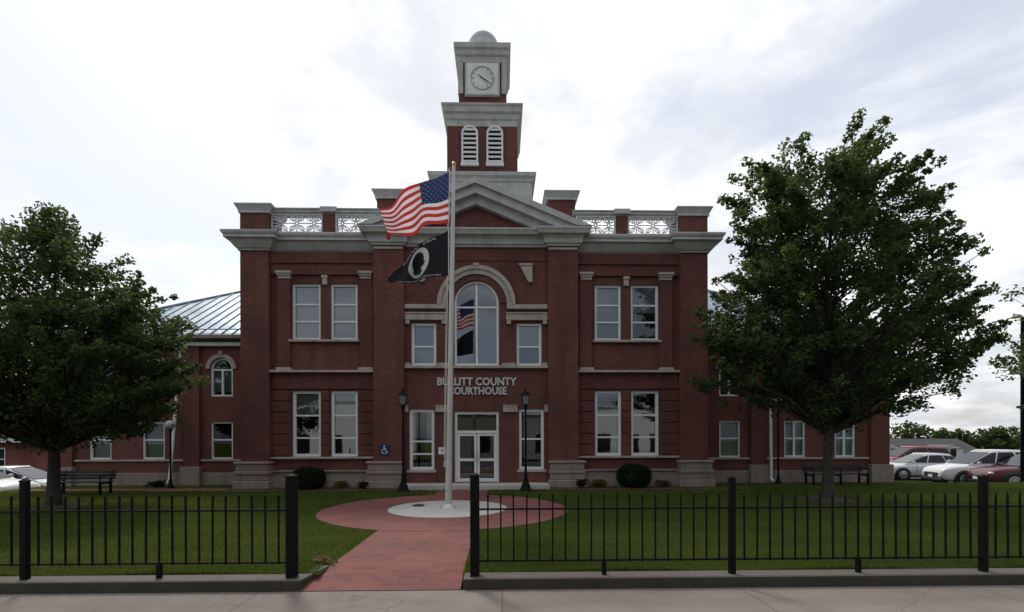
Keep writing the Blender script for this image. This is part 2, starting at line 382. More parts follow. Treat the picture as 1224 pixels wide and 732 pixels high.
# ------------------------------------------------------------------ the setting
def ground_z(x, y):
    z = -.75 + .30 * min(1, max(0, (x + 5) / 10))
    z -= 2.6 * min(1, max(0, (y - 34) / 26))
    return z
def build_ground():
    xs = [-900, -300, -120, -60, -40, -25, -5, 5, 25, 40, 60, 120, 300, 900]; ys = [-300, -60, -12, 3, 20, 34, 40, 48, 60, 120, 300, 1400]
    b = MB(); vs = [(x, y, ground_z(x, y)) for y in ys for x in xs]; n = len(xs)
    b.raw(vs, [(j * n + i, j * n + i + 1, (j + 1) * n + i + 1, (j + 1) * n + i) for j in range(len(ys) - 1) for i in range(n - 1)])
    struct(b.build('ground', 'earth'))
    b = MB(); b.box(-120, 120, -8.5, 3.55, -.55, -.27); struct(b.build('road', 'asphalt'))
    b = MB(); b.box(-120, 120, 3.7, 6.18, -.6, -.12); struct(b.build('sidewalk', 'concrete'))
    b = MB(); b.box(-120, 120, 3.553, 3.697, -.6, -.117); struct(b.build('street_kerb', 'kerb', bevel=.02))
    # kerb under the fence, with its short return beside the path
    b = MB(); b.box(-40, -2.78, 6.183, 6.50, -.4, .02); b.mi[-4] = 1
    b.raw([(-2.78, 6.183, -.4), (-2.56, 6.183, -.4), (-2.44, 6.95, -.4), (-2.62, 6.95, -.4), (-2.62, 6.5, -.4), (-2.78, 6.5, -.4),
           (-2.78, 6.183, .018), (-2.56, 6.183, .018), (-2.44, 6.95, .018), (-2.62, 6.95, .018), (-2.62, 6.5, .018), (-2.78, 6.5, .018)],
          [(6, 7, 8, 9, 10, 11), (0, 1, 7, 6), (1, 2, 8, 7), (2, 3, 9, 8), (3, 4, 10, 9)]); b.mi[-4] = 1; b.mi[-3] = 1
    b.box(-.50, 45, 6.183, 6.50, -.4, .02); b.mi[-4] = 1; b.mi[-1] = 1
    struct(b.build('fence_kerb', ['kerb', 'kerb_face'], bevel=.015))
    # lawn: gently uneven sheet with a grassy bank down to the lots
    b = MB()
    def sheet(x0, x1, y0, y1, nx, ny):
        V = []
        for j in range(ny + 1):
            for i in range(nx + 1):
                x = x0 + (x1 - x0) * i / nx; y = y0 + (y1 - y0) * j / ny; V.append((x, y, 0))
        b.raw(V, [(j * (nx + 1) + i, j * (nx + 1) + i + 1, (j + 1) * (nx + 1) + i + 1, (j + 1) * (nx + 1) + i) for j in range(ny) for i in range(nx)], 0, True)
    sheet(-40, -2.44, 6.5, 17.5, 40, 12); sheet(-2.44, -.53, 6.95, 17.5, 3, 12); sheet(-.53, 45, 6.5, 17.5, 40, 12)
    sheet(-17.9, 17.6, 17.5, 20.2, 30, 3); sheet(17.6, 45, 17.5, 19.0, 20, 2)
    b.face([(-40, 17.5, 0), (-17.9, 17.5, 0), (-17.9, 18.2, -.8), (-40, 18.2, -.8)]); b.face([(-17.9, 17.5, 0), (-17.9, 20.2, 0), (-18.6, 20.2, -.8), (-18.6, 17.5, -.8)])
    b.face([(17.6, 19.0, 0), (45, 19.0, 0), (45, 19.5, -.5), (17.6, 19.5, -.5)])
    b.face([(-40, 20.2, -.01), (-17.9, 20.2, -.01), (-17.9, 20.2, -.8), (-40, 20.2, -.8)][::1]) if False else None
    struct(b.build('lawn', 'lawn'))
    b = MB(); b.box(-45, -18.95, 18.0, 36, -.9, -.735); struct(b.build('parking_lot', 'asphalt'))
    b = MB(); b.box(17.65, 60, 19.42, 36, -.7, -.44); struct(b.build('parking_lot', 'asphalt'))
    b = MB(); b.box(-40, -17.95, 17.45, 17.62, -.5, .05); struct(b.build('lot_kerb', 'slab', bevel=.015))
    # brick path: ramp from the sidewalk, straight walk, circle round the flagpole, apron along the front
    b = MB(); x0, x1 = -2.44, -.53
    def flat(pts, z): b.face([(x, y, z) for x, y in pts])
    b.face([(x0 - .12, 6.182, -.112), (x1, 6.182, -.112), (x1, 6.95, .008), (x0, 6.95, .008)])
    c = (-1.45, 12.58); r = 3.12; n = 96
    flat([(x0, 6.95), (x1, 6.95), (x1, 9.62), (x0, 9.62)], .008)
    flat([(c[0] + r * math.cos(2 * math.pi * i / n), c[1] + r * math.sin(2 * math.pi * i / n)) for i in range(n)], .012)
    flat([(-2.20, 15.5), (-.44, 15.5), (-.44, 17.1), (-2.20, 17.1)], .008)
    flat([(-12.5, 17.1), (8.9, 17.1), (8.9, 17.45), (-12.5, 17.45)], .010)
    flat([(-17.0, 17.45), (-9.9, 17.45), (-9.9, 18.1), (-17.0, 18.1)], .010)
    struct(b.build('brick_path', 'paver'))
    b = MB(); b.lathe([(0, .03), (1.50, .03), (1.52, .02), (1.52, .0)], (-1.39, 12.58, 0), 72); struct(b.build('flagpole_pad', 'slab'))
    b = MB()
    for x0, x1 in ((-8.5, -4.6), (2.75, 6.75)): b.box(x0, x1, 17.46, 18.25, -.02, .035)
    struct(b.build('planting_bed', 'mulch'))
    for x, y, r in ((9.52, 13.9, .95), (-12.05, 13.3, .8)):  # dark mulch rings that also paint the trees' shade on the grass
        b = MB(); b.lathe([(.001, .05), (r * .6, .04), (r, .006)], (x, y, 0), 28); struct(b.build('tree_shade_mulch', 'mulch'))
build_ground()

def grass():
    n = 330000
    y = 6.52 + (rng.random(n) ** 1.7) * 12.4; x = (rng.random(n) * 2 - 1) * (1.12 * y + .8)
    ok = ~((x > -2.50) & (x < -.50) & (y < 17)) & ((y < 17.05) | (x > 9.0) | (x < -17.6)) & (y < 18.9) & ((y < 17.4) | (x > 9.0)) & (((x + 1.45) ** 2 + (y - 12.58) ** 2) > 3.16 ** 2)
    x, y = x[ok], y[ok]; n = len(x)
    h = (.035 + .04 * rng.random(n)) * (1 + .35 * np.sin(x * 2.1 + 1.3) * np.sin(y * 1.7)); w = .006 + .004 * rng.random(n) + .0008 * (y - 6)
    a = rng.random(n) * 6.283; lx = (rng.random(n) - .5) * .05; ly = (rng.random(n) - .5) * .05
    V = np.zeros((n, 3, 3)); V[:, 0] = np.stack([x - w * np.cos(a), y - w * np.sin(a), np.zeros(n)], 1)
    V[:, 1] = np.stack([x + w * np.cos(a), y + w * np.sin(a), np.zeros(n)], 1); V[:, 2] = np.stack([x + lx, y + ly, h], 1)
    patch = .5 + .5 * np.sin(x * .9 + 2 * np.sin(y * .6)) * np.cos(y * .8 + x * .3)
    o = np_mesh('grass', V.reshape(-1, 3), 3, 'blade', None, np.clip(.45 * rng.random(n) + .30 * patch + .25 * (.5 + .5 * np.sin(y * 5.2 + .25 * np.sin(x))), 0, 1)); tag(o, kind='stuff')
grass()

# ------------------------------------------------------------------ courthouse
CX, FY = -.93, 18.0
CH = thing('courthouse', 'two storey dark red brick courthouse with a pediment, arched window and white clock tower', 'building', (CX, FY, 0))

def window(x0, x1, z0, z1, y, rails=(), mull=(), arch=False, fw=.075, blind=None, glass='glass', frame='frame', sill=False, blind_to=0., name='window'):
    b = MB(); r = (x1 - x0) / 2 if arch else 0; sp = z1 - r; d = .07
    b.box(x0, x0 + fw, y - d, y + .02, z0, sp); b.box(x1 - fw, x1, y - d, y + .02, z0, sp); b.box(x0 + fw, x1 - fw, y - d, y + .02, z0, z0 + fw)
    xc = (x0 + x1) / 2
    if arch:
        for i in range(20):
            p, q = math.pi * i / 20, math.pi * (i + 1) / 20
            b.prism([(xc - r * math.cos(p), sp + r * math.sin(p)), (xc - (r - fw) * math.cos(p), sp + (r - fw) * math.sin(p)), (xc - (r - fw) * math.cos(q), sp + (r - fw) * math.sin(q)), (xc - r * math.cos(q), sp + r * math.sin(q))], y - d, y + .02)
    else: b.box(x0 + fw, x1 - fw, y - d, y + .02, z1 - fw, z1)
    for z in rails: b.box(x0 + fw, x1 - fw, y - d * .72, y + .018, z - .03, z + .03)
    for x, zt in mull: b.box(x - .035, x + .035, y - d * .8, y + .019, z0 + fw, zt)
    w = b.build(name, frame, CH)
    g = MB()
    if arch:
        P = [(x0 + .03, z0 + .03), (x1 - .03, z0 + .03)] + [(xc + (r - .03) * math.cos(math.pi * i / 16), sp + (r - .03) * math.sin(math.pi * i / 16)) for i in range(17)]
    else: P = [(x0 + .03, z0 + .03), (x1 - .03, z0 + .03), (x1 - .03, z1 - .03), (x0 + .03, z1 - .03)]
    g.face([(x, y, z) for x, z in P]); g.build('pane', glass, w)
    if blind:
        k = MB(); zb = z0 + .05 + blind_to * (z1 - z0)
        k.face([(x0 + .05, y + .09, zb), (x1 - .05, y + .09, zb), (x1 - .05, y + .09, z1 - .05 - r * .7), (x0 + .05, y + .09, z1 - .05 - r * .7)]); k.build('blind', blind, w)
    if sill:
        k = MB(); k.box(x0 - .08, x1 + .08, y - .24, y + .0, z0 - .09, z0 - .003); k.build('sill', 'stone', w, .01)
    return w

def courthouse():
    HW = 8.65
    UW = [(4.45, 5.45), (5.82, 6.88)]
    def both(a, b): return [(a, b), (-b, -a)]
    # --- brick: recessed side walls, corner piers, central bay
    for s in (-1, 1):
        b = MB(); e = [tuple(sorted((s * p, s * q))) for p, q in UW]
        lo, hi = sorted((s * 3.75, s * 7.63))
        ops = [(p, q, 1.16, 3.62, 0) for p, q in e] + [(p, q, 5.52, 7.62, 0) for p, q in e]
        b.wall(lo, hi, 0, 9.4, .25, .2, ops); b.build('side_wall', 'brick', CH)
        b = MB(); lo, hi = sorted((s * 7.62, s * HW))
        b.box(lo, hi, 0, .6, 0, 9.4)
        # outer return wall of the block
        lo, hi = sorted((s * (HW - .3), s * (HW - .004))); b.box(lo, hi, .6, 14, 0, 9.4); b.build('corner_pier', 'brick', CH)
        # inner pilasters, second floor, with header above the windows
        for p, q in ((6.9, 7.36), (3.86, 4.32)):
            b = MB(); lo, hi = sorted((s * p, s * q)); b.box(lo, hi, .13, .252, 4.45, 7.8); b.build('pilaster', 'brick', CH)
        b = MB(); lo, hi = sorted((s * 3.765, s * 7.618)); b.box(lo, hi, .16, .30, 7.93, 8.34); b.box(lo, hi, .10, .30, 8.34, 8.74); b.build('frieze', 'brick', CH)
        b = MB()                                               # rusticated courses of the ground floor
        for p, q in ((6.93, 7.6), (3.78, 4.40), (5.50, 5.77)):
            lo, hi = sorted((s * p, s * q))
            for k in range(6): b.box(lo, hi, .205, .255, 1.2 + k * .41, 1.2 + k * .41 + .375)
        lo, hi = sorted((s * 3.78, s * 7.6)); b.box(lo, hi, .20, .256, 3.68, 4.27); b.build('banded_brickwork', 'brick', CH, .012)
        # stone dressings
        for p, q in ((6.83, 7.40), (3.84, 4.38)):
            b = MB(); lo, hi = sorted((s * p, s * q)); b.box(lo + .06, hi - .06, .10, .26, 7.76, 7.86); b.box(lo + .03, hi - .03, .06, .26, 7.86, 7.94); b.box(lo, hi, .02, .26, 7.94, 8.03); b.build('capital', 'stone', CH, .01)
        for p, q in ((6.86, 7.40), (3.84, 4.38)):
            b = MB(); lo, hi = sorted((s * p, s * q)); b.box(lo, hi, .06, .26, 4.367, 4.47); b.build('pilaster_base', 'stone', CH, .012)
        b = MB(); lo, hi = sorted((s * 3.765, s * 7.615)); b.box(lo, hi, .02, .26, 4.28, 4.365); b.build('belt_course', 'stone', CH, .01)
        b = MB(); b.box(lo, hi, .10, .26, 1.08, 1.157); b.build('sill_course', 'stone', CH, .01)
        b = MB(); p, q = sorted((s * 4.36, s * 6.97)); b.box(p, q, .12, .26, 5.43, 5.517); b.build('sill_course', 'stone', CH, .01)
        b = MB(); xk = s * 5.635; b.box(xk - .09, xk + .09, .15, .262, 7.55, 7.80); b.box(xk - .12, xk + .12, .12, .262, 7.80, 7.9); b.build('keystone', 'stone', CH, .02)
        b = MB(); b.box(lo, hi, .08, .255, 0, .38); b.box(lo, hi, .13, .256, .38, .60); b.box(lo, hi, .05, .257, .60, .66); b.build('plinth', 'stone_rough', CH, .015)
        for (p, q) in ((7.52, 8.78), (2.66, 4.02)):
            lo2, hi2 = sorted((s * p, s * q)); b = MB(); yb = .3
            b.box(lo2 - .03, hi2 + .03, -.30, yb, 0, .30); b.box(lo2 + .04, hi2 - .04, -.24, yb, .30, .52); b.box(lo2, hi2, -.28, yb, .52, .66); b.box(lo2 + .05, hi2 - .05, -.22, yb, .66, .90); b.box(lo2 - .01, hi2 + .01, -.27, yb, .90, 1.0)
            b.build('pedestal', 'stone_rough', CH, .035)
        # windows, three lights each
        for i, (p, q) in enumerate(e):
            bl = {(-1, 0): ('blind_warm', 0), (-1, 1): ('blind', .0), (1, 0): ('blind', 0.), (1, 1): ('blind', .5)}[(s, i)]
            window(p, q, 5.52, 7.62, .40, (6.22, 6.86), (), blind=bl[0], blind_to=bl[1], fw=.085)
            window(p, q, 1.16, 3.62, .40, (1.86, 2.70), (), blind='blind_warm' if (s, i) in ((-1, 1), (-1, 0)) else None, blind_to=.62, fw=.10, glass='glass')
        # cornice following the plan, parapet above
        b = MB(); prof = [(-.1, 8.74), (.06, 8.74), (.06, 8.78), (.12, 8.82), (.22, 8.95), (.28, 9.05), (.30, 9.07), (.40, 9.09), (.40, 9.17), (.45, 9.23), (.47, 9.28), (.47, 9.33), (-.1, 9.36)]
        path = [(-HW, 14), (-HW, 0), (-7.62, 0), (-7.62, .25), (-3.70, .25)]
        if s > 0: path = [(-x, y) for x, y in path][::-1]
        b.sweep(path, prof); b.build('cornice', 'trim', CH)
        b = MB(); lo, hi = sorted((s * 7.60, s * HW)); b.box(lo, hi, .0, 1.05, 9.36, 10.12); b.build('parapet_pier', 'brick', CH)
        b = MB(); b.box(lo - .05, hi + .05, -.05, 1.1, 10.12, 10.20); b.frustum((lo - .05, hi + .05, -.05, 1.1), (lo - .14, hi + .14, -.14, 1.2), 10.20, 10.38); b.box(lo - .15, hi + .15, -.15, 1.21, 10.38, 10.43); b.build('pier_cap', 'trim', CH)
        lo, hi = sorted((s * 5.24, s * 5.68)); b = MB(); b.box(lo, hi, .10, .5, 9.4, 10.17); b.build('parapet_pier', 'brick', CH)
        b = MB(); lo, hi = sorted((s * 3.6, s * 7.60)); b.box(lo, hi, .12, .52, 10.17, 10.21); b.box(lo, hi, .08, .56, 10.21, 10.31); b.box(lo, hi, .04, .6, 10.31, 10.35)
        q0, q1 = sorted((s * 5.16, s * 5.76)); b.box(q0, q1, .03, .62, 10.22, 10.40); b.build('parapet_coping', 'trim', CH)
        b = MB(); b.box(lo, hi, .06, .52, 9.33, 9.46); b.build('parapet_kerb', 'trim', CH)
        for (p, q, units) in ((5.70, 7.58, 3), (3.72, 5.22, 3)):            # pierced iron panels
            b = MB(); lo, hi = sorted((s * p, s * q)); z0, z1 = 9.47, 10.165; y0, y1 = .13, .17; zm = (z0 + z1) / 2
            b.box(lo, hi, y0, y1, z0, z0 + .04); b.box(lo, hi, y0, y1, z1 - .04, z1); b.box(lo, lo + .04, y0, y1, z0 + .04, z1 - .04); b.box(hi - .04, hi, y0, y1, z0 + .04, z1 - .04)
            w = (hi - lo) / units
            for u in range(units):
                xc = lo + w * (u + .5)
                for k in range(8):
                    a = k * math.pi / 4 + math.pi / 8 * 0; ex, ez = math.cos(a) * w * .5, math.sin(a) * (z1 - z0) * .5
                    sc = 1 if k % 2 == 0 else 1.25
                    b.tube([(xc + ex * .12, 0.15, zm + ez * .12), (xc + ex * sc * .97, 0.15, zm + ez * sc * .97 if k % 2 else zm + ez * .97)], .022, 5)
                    # petal loop between the spokes
                    if k % 2:
                        px, pz = xc + math.cos(a) * w * .36, zm + math.sin(a) * (z1 - z0) * .36
                        L = [(px + math.cos(t) * .13 * math.cos(a) - math.sin(t) * .075 * math.sin(a), 0.15, pz + math.cos(t) * .13 * math.sin(a) * .8 + math.sin(t) * .075 * math.cos(a)) for t in [i * math.pi / 6 for i in range(13)]]
                        b.tube(L, .021, 5, cap=False)
                b.tube([(xc + .06 * math.cos(t), 0.15, zm + .06 * math.sin(t)) for t in [i * math.pi / 6 for i in range(13)]], .02, 5, cap=False)
            b.build('iron_panel', 'white_iron', CH)
        # tall piers flanking the pediment
        b = MB(); lo, hi = sorted((s * 2.70, s * 3.72)); b.box(lo, hi, .25, 1.2, 9.3, 10.80); b.build('parapet_pier', 'brick', CH)
        b = MB(); b.box(lo - .06, hi + .06, .19, 1.26, 10.80, 10.87); b.frustum((lo - .06, hi + .06, .19, 1.26), (lo - .15, hi + .15, .10, 1.35), 10.87, 11.06); b.box(lo - .16, hi + .16, .09, 1.36, 11.06, 11.11); b.build('pier_cap', 'trim', CH)
        b = MB(); lo, hi = sorted((s * 2.65, s * 3.76)); b.box(lo, hi, -.15, .6, 0, 9.0); b.build('bay_pier', 'brick', CH)
        b = MB(); b.box(lo + .02, hi - .02, -.19, -.1, 8.76, 8.85); b.build('pier_band', 'stone', CH, .01)
    # central wall
    b = MB()
    ops = [(-.83, .83, 4.53, 7.69, 1), (-2.42, -1.49, 4.53, 6.12, 0), (1.49, 2.42, 4.53, 6.12, 0), (-.82, .82, .20, 2.82, 0), (-2.50, -1.57, .66, 2.92, 0), (1.57, 2.50, .66, 2.92, 0)]
    b.wall(-2.66, 2.66, 0, 9.0, .05, .22, ops); b.build('entrance_wall', 'brick', CH)
    b = MB(); b.box(-2.64, 2.64, .02, .06, 8.42, 8.95); b.build('frieze', 'brick', CH)
    window(-.83, .83, 4.53, 7.69, .20, (6.72,), ((0, 7.62),), True, .085, glass='glass_arch')
    window(-2.42, -1.49, 4.53, 6.12, .20, (5.25,), (), fw=.10, blind='blind'); window(1.49, 2.42, 4.53, 6.12, .20, (5.25,), (), fw=.09, blind='blind', blind_to=.45)
    window(-2.50, -1.57, .66, 2.92, .20, (1.25, 1.72), (), fw=.11, sill=True, blind='blind_warm', blind_to=.5); window(1.57, 2.50, .66, 2.92, .20, (1.80,), (), fw=.10, sill=True)
    # arch hood, imposts, lintels, sill
    def arc(r0, r1, y0, y1, zc, bb):
        for i in range(28):
            p, q = math.pi * i / 28, math.pi * (i + 1) / 28
            bb.prism([(-r1 * math.cos(p), zc + r1 * math.sin(p)), (-r0 * math.cos(p), zc + r0 * math.sin(p)), (-r0 * math.cos(q), zc + r0 * math.sin(q)), (-r1 * math.cos(q), zc + r1 * math.sin(q))], y0, y1)
    b = MB(); arc(1.30, 1.45, -.10, .06, 6.78, b); arc(1.13, 1.30, -.05, .061, 6.78, b)
    b.box(-.10, .10, -.12, .06, 8.19, 8.30)
    for s in (-1, 1):
        lo, hi = sorted((s * 1.13, s * 2.64)); b.box(lo, hi, -.08, .06, 6.62, 6.777)
    b.build('arch_hood', 'stone', CH, .008)
    b = MB(); arc(.84, 1.12, .01, .058, 6.86, b); b.build('brick_arch', 'brick', CH)
    for s in (-1, 1):
        b = MB(); lo, hi = sorted((s * 1.10, s * 2.64)); b.box(lo, hi, -.07, .06, 6.20, 6.43); b.box(lo, hi, -.10, .06, 6.43, 6.48)
        for p, q in ((2.46, 2.62), (1.12, 1.28)):
            lo, hi = sorted((s * p, s * q)); b.box(lo, hi, -.06, .06, 6.06, 6.198)
        b.build('lintel', 'stone', CH, .01)
    b = MB(); b.box(-2.64, 2.64, -.10, .06, 4.42, 4.52)
    for s in (-1, 1):
        lo, hi = sorted((s * .95, s * 1.44)); b.box(lo, hi, -.07, .06, 4.523, 4.62); lo, hi = sorted((s * 2.44, s * 2.63)); b.box(lo, hi, -.07, .06, 4.523, 4.62)
    b.build('sill_course', 'stone', CH, .01)
    for s in (-1, 1):                                          # wedge shaped stones beside the arch
        b = MB(); P = [(1.62, 8.22), (2.08, 8.22), (2.08, 7.62), (1.93, 7.62)]; P = [(s * x, z) for x, z in P]
        b.prism(P if s < 0 else P[::-1], -.05, .06); lo, hi = sorted((s * 1.58, s * 2.10)); b.box(lo, hi, -.08, .06, 8.222, 8.30); b.build('corbel', 'stone', CH, .008)
    for s in (-1, 1):
        for p, q in ((.98, 1.52), (2.52, 2.645)):
            b = MB(); lo, hi = sorted((s * p, s * q)); b.box(lo, hi, -.04, .06, 2.80, 3.02); b.box(lo - .0, hi + .0, -.06, .06, 3.02, 3.06); b.build('lintel_block', 'stone', CH, .01)
    for s in (-1, 1):
        b = MB(); lo, hi = sorted((s * 1.50, s * 2.60)); b.box(lo, hi, .0, .06, .0, .56); b.build('window_apron', 'brick', CH)
    b = MB(); b.box(-2.62, 2.62, -.95, .0, 0, .185); b.build('doorstep', 'slab', CH, .02)
    # entrance door: frame, transom, two glazed leaves
    b = MB(); y0, y1 = .10, .22; z0 = .2
    b.box(-.82, -.73, y0, y1, z0, 2.82); b.box(.73, .82, y0, y1, z0, 2.82); b.box(-.73, .73, y0, y1, 2.73, 2.82); b.box(-.73, .73, y0, y1, 2.02, 2.12); d = b.build('door', 'door_frame', CH)
    b = MB(); b.face([(-.73, .17, 2.12), (.73, .17, 2.12), (.73, .17, 2.73), (-.73, .17, 2.73)]); b.build('transom_pane', 'glass_door', d)
    for s in (-1, 1):
        b = MB(); lo, hi = sorted((s * .012, s * .725)); y0, y1 = .12, .19
        b.box(lo, lo + .09, y0, y1, z0 + .01, 2.01); b.box(hi - .09, hi, y0, y1, z0 + .01, 2.01); b.box(lo + .09, hi - .09, y0, y1, z0 + .01, z0 + .14); b.box(lo + .09, hi - .09, y0, y1, 1.92, 2.01); b.box(lo + .09, hi - .09, y0, y1, .98, 1.08)
        b.face([(lo + .08, .155, z0 + .12), (hi - .08, .155, z0 + .12), (hi - .08, .155, 1.95), (lo + .08, .155, 1.95)], 1)
        b.build('door_leaf', ['door_frame', 'glass_door'], d)
        b = MB(); xh = s * .07; b.tube([(xh, .11, 1.0), (xh, .05, 1.0), (xh, .05, 1.35), (xh, .11, 1.35)], .014, 6); b.build('door_handle', 'alu', d)
    # central entablature and pediment
    b = MB(); prof = [(-.1, 8.90), (.06, 8.90), (.08, 8.96), (.14, 8.99), (.16, 9.16), (.22, 9.23), (.36, 9.26), (.40, 9.35), (.44, 9.41), (.44, 9.46), (-.1, 9.48)]
    b.sweep([(-3.76, .7), (-3.76, -.15), (-2.65, -.15), (-2.65, 0), (2.65, 0), (2.65, -.15), (3.76, -.15), (3.76, .7)], prof); b.build('entablature', 'trim', CH)
    def vband(bb, hw, ze, za, t, y0, y1):
        h2 = hw * (1 - t / (za - ze)); bb.prism([(-h2, ze), (0, za - t), (0, za), (-hw, ze)], y0, y1); bb.prism([(h2, ze), (hw, ze), (0, za), (0, za - t)], y0, y1)
    b = MB(); vband(b, 4.22, 9.485, 11.22, .22, -.60, 3.2); vband(b, 3.684, 9.485, 10.999, .30, -.48, 3.1); vband(b, 2.952, 9.485, 10.698, .30, -.26, 1.0); b.build('pediment', 'trim', CH)
    b = MB(); b.prism([(-2.3, 9.485), (2.3, 9.485), (0, 10.45)], -.05, .3); b.build('tympanum', 'brick', CH)
    # roof and back of the block
    b = MB(); b.box(-8.3, 8.3, .3, 13.9, 9.15, 9.3); b.build('flat_roof', 'roof_flat', CH)
    b = MB(); b.box(-8.3, 8.3, 13.75, 14, 0, 9.4); b.build('back_wall', 'brick', CH)
    b = MB(); b.box(-8.3, 8.3, 6.0, 6.15, .0, 9.1); b.box(-8.3, 8.3, .62, 6.0, 3.95, 4.2); b.box(-8.3, 8.3, .62, 6.0, -.05, .12); b.build('interior', 'dark_in', CH)
    # clock tower
    tx = .12; b = MB(); b.box(tx - 2.12, tx + 2.12, 2.6, 6.8, 9.35, 12.85); t = b.build('clock_tower', 'trim', CH)
    b = MB(); sq = lambda h, y0, y1: [(tx - h, y1), (tx - h, y0), (tx + h, y0), (tx + h, y1)]
    b.sweep(sq(2.12, 2.6, 6.8), [(-.2, 12.72), (.04, 12.72), (.06, 12.85), (.16, 12.92), (.18, 13.06), (-.2, 13.1)], True); b.box(tx - 2, tx + 2, 2.7, 6.7, 13.0, 13.07); b.build('tower_base_cornice', 'trim', t)
    b = MB(); b.box(tx + .35, tx + 1.75, 2.55, 2.61, 11.72, 11.86); b.build('drain_slot', 'plastic', t)
    b = MB(); B0, B1 = 3.0, 6.1; b.wall(tx - 1.5, tx + 1.5, 13.05, 15.6, B0, .15, [(tx - .90, tx - .18, 13.66, 15.34, 1), (tx + .18, tx + .90, 13.66, 15.34, 1)])
    b.face([(tx - 1.5, B0, 13.05), (tx - 1.5, B0, 15.6), (tx - 1.5, B1, 15.6), (tx - 1.5, B1, 13.05)]); b.face([(tx + 1.5, B0, 13.05), (tx + 1.5, B1, 13.05), (tx + 1.5, B1, 15.6), (tx + 1.5, B0, 15.6)]); b.face([(tx - 1.5, B1, 13.05), (tx - 1.5, B1, 15.6), (tx + 1.5, B1, 15.6), (tx + 1.5, B1, 13.05)])
    b.build('belfry', 'brick', t)
    for s in (-1, 1):
        b = MB(); lo, hi = sorted((tx + s * 1.02, tx + s * 1.52)); b.box(lo, hi, 2.96, 3.3, 13.06, 15.3); b.build('belfry_corner', 'brick', t)
    for s in (-1, 1):
        xc = tx + s * .54; b = MB(); r = .36; sp = 15.34 - r; y0, y1 = 2.93, 3.1
        b.box(xc - r, xc - r + .08, y0, y1, 13.66, sp); b.box(xc + r - .08, xc + r, y0, y1, 13.66, sp); b.box(xc - r - .03, xc + r + .03, y0 - .03, y1, 13.58, 13.71)
        for i in range(14):
            p, q = math.pi * i / 14, math.pi * (i + 1) / 14
            b.prism([(xc - r * math.cos(p), sp + r * math.sin(p)), (xc - (r - .08) * math.cos(p), sp + (r - .08) * math.sin(p)), (xc - (r - .08) * math.cos(q), sp + (r - .08) * math.sin(q)), (xc - r * math.cos(q), sp + r * math.sin(q))], y0, y1)
        for i in range(8):
            z = 13.75 + i * .195; w = r - .05 if z < sp else max(.05, math.sqrt(max(0, (r - .04) ** 2 - (z + .08 - sp) ** 2)))
            b.raw([(xc - w, 2.95, z), (xc + w, 2.95, z), (xc + w, 3.08, z + .06), (xc - w, 3.08, z + .06), (xc - w, 2.95, z + .085), (xc + w, 2.95, z + .085), (xc + w, 3.08, z + .145), (xc - w, 3.08, z + .145)], [(0, 3, 2, 1), (4, 5, 6, 7), (0, 1, 5, 4), (1, 2, 6, 5), (2, 3, 7, 6), (3, 0, 4, 7)])
        b.box(xc - r + .02, xc + r - .02, 3.12, 3.14, 13.66, 15.31, 1)
        b.build('louvre', ['white_trim', 'dark_in'], t)
    b = MB(); b.sweep(sq(1.5, B0, B1), [(-.3, 15.30), (.03, 15.30), (.03, 15.55), (.08, 15.60), (.10, 15.80), (.18, 15.86), (.20, 16.05), (.25, 16.12), (.25, 16.18), (-.6, 16.3)], True); b.box(tx - 1.3, tx + 1.3, 3.2, 5.9, 16.1, 16.25); b.build('belfry_cornice', 'trim', t)
    b = MB(); C0, C1 = 3.25, 5.4; b.box(tx - 1.03, tx + 1.03, C0, C1, 16.2, 18.4); b.build('clock_stage', 'brick', t)
    b = MB()
    for s in (-1, 1):
        lo, hi = sorted((tx + s * .84, tx + s * 1.06)); b.box(lo, hi, C0 - .04, C1, 16.9, 18.3)
    b.sweep(sq(1.03, C0, C1), [(-.2, 18.24), (.05, 18.24), (.06, 18.48), (.12, 18.54), (.14, 18.73), (.20, 18.80), (.21, 19.0), (-.4, 19.1)], True); b.box(tx - .8, tx + .8, C0 + .2, C1 - .2, 18.9, 19.08); b.build('clock_stage_cornice', 'trim', t)
    b = MB(); prof = [(.80, 19.0), (.80, 19.55), (.74, 19.6)] + [(.74 * math.cos(a), 19.6 + .78 * math.sin(a)) for a in [i * math.pi / 2 / 10 for i in range(11)]]; b.lathe(prof, (tx, (C0 + C1) / 2, 0), 28); b.build('dome', 'trim', t)
    b = MB(); zc = 17.52; h = .76; yf = C0
    b.box(tx - h, tx + h, yf - .10, yf, zc - h, zc + h); cf = b.build('clock_face', 'white_trim', CH, .01)
    b = MB()
    b.tube([(tx + .50 * math.cos(a), yf - .11, zc + .50 * math.sin(a)) for a in [i * math.pi / 16 for i in range(33)]], .022, 6, cap=False)
    for k in range(12):
        a = k * math.pi / 6; b.tube([(tx + .38 * math.cos(a), yf - .11, zc + .38 * math.sin(a)), (tx + .45 * math.cos(a), yf - .11, zc + .45 * math.sin(a))], .018, 5)
    b.box(tx - h, tx + h, yf - .12, yf - .098, zc + h - .07, zc + h - .002); b.box(tx - h, tx + h, yf - .12, yf - .098, zc - h + .002, zc - h + .07); b.box(tx - h + .002, tx - h + .07, yf - .12, yf - .098, zc - h + .07, zc + h - .07); b.box(tx + h - .07, tx + h - .002, yf - .12, yf - .098, zc - h + .07, zc + h - .07)
    b.build('dial', 'trim', cf)
    for a, l in ((R(142), .24), (R(-35), .40)):
        b = MB(); b.tube([(tx - .06 * math.cos(a), yf - .135, zc - .06 * math.sin(a)), (tx + l * math.cos(a), yf - .135, zc + l * math.sin(a))], [.028, .014], 6); b.build('clock_hand', 'clock_metal', cf)

    # --- wings
    WY = 1.5; WE = 16.62; EZ = 5.9
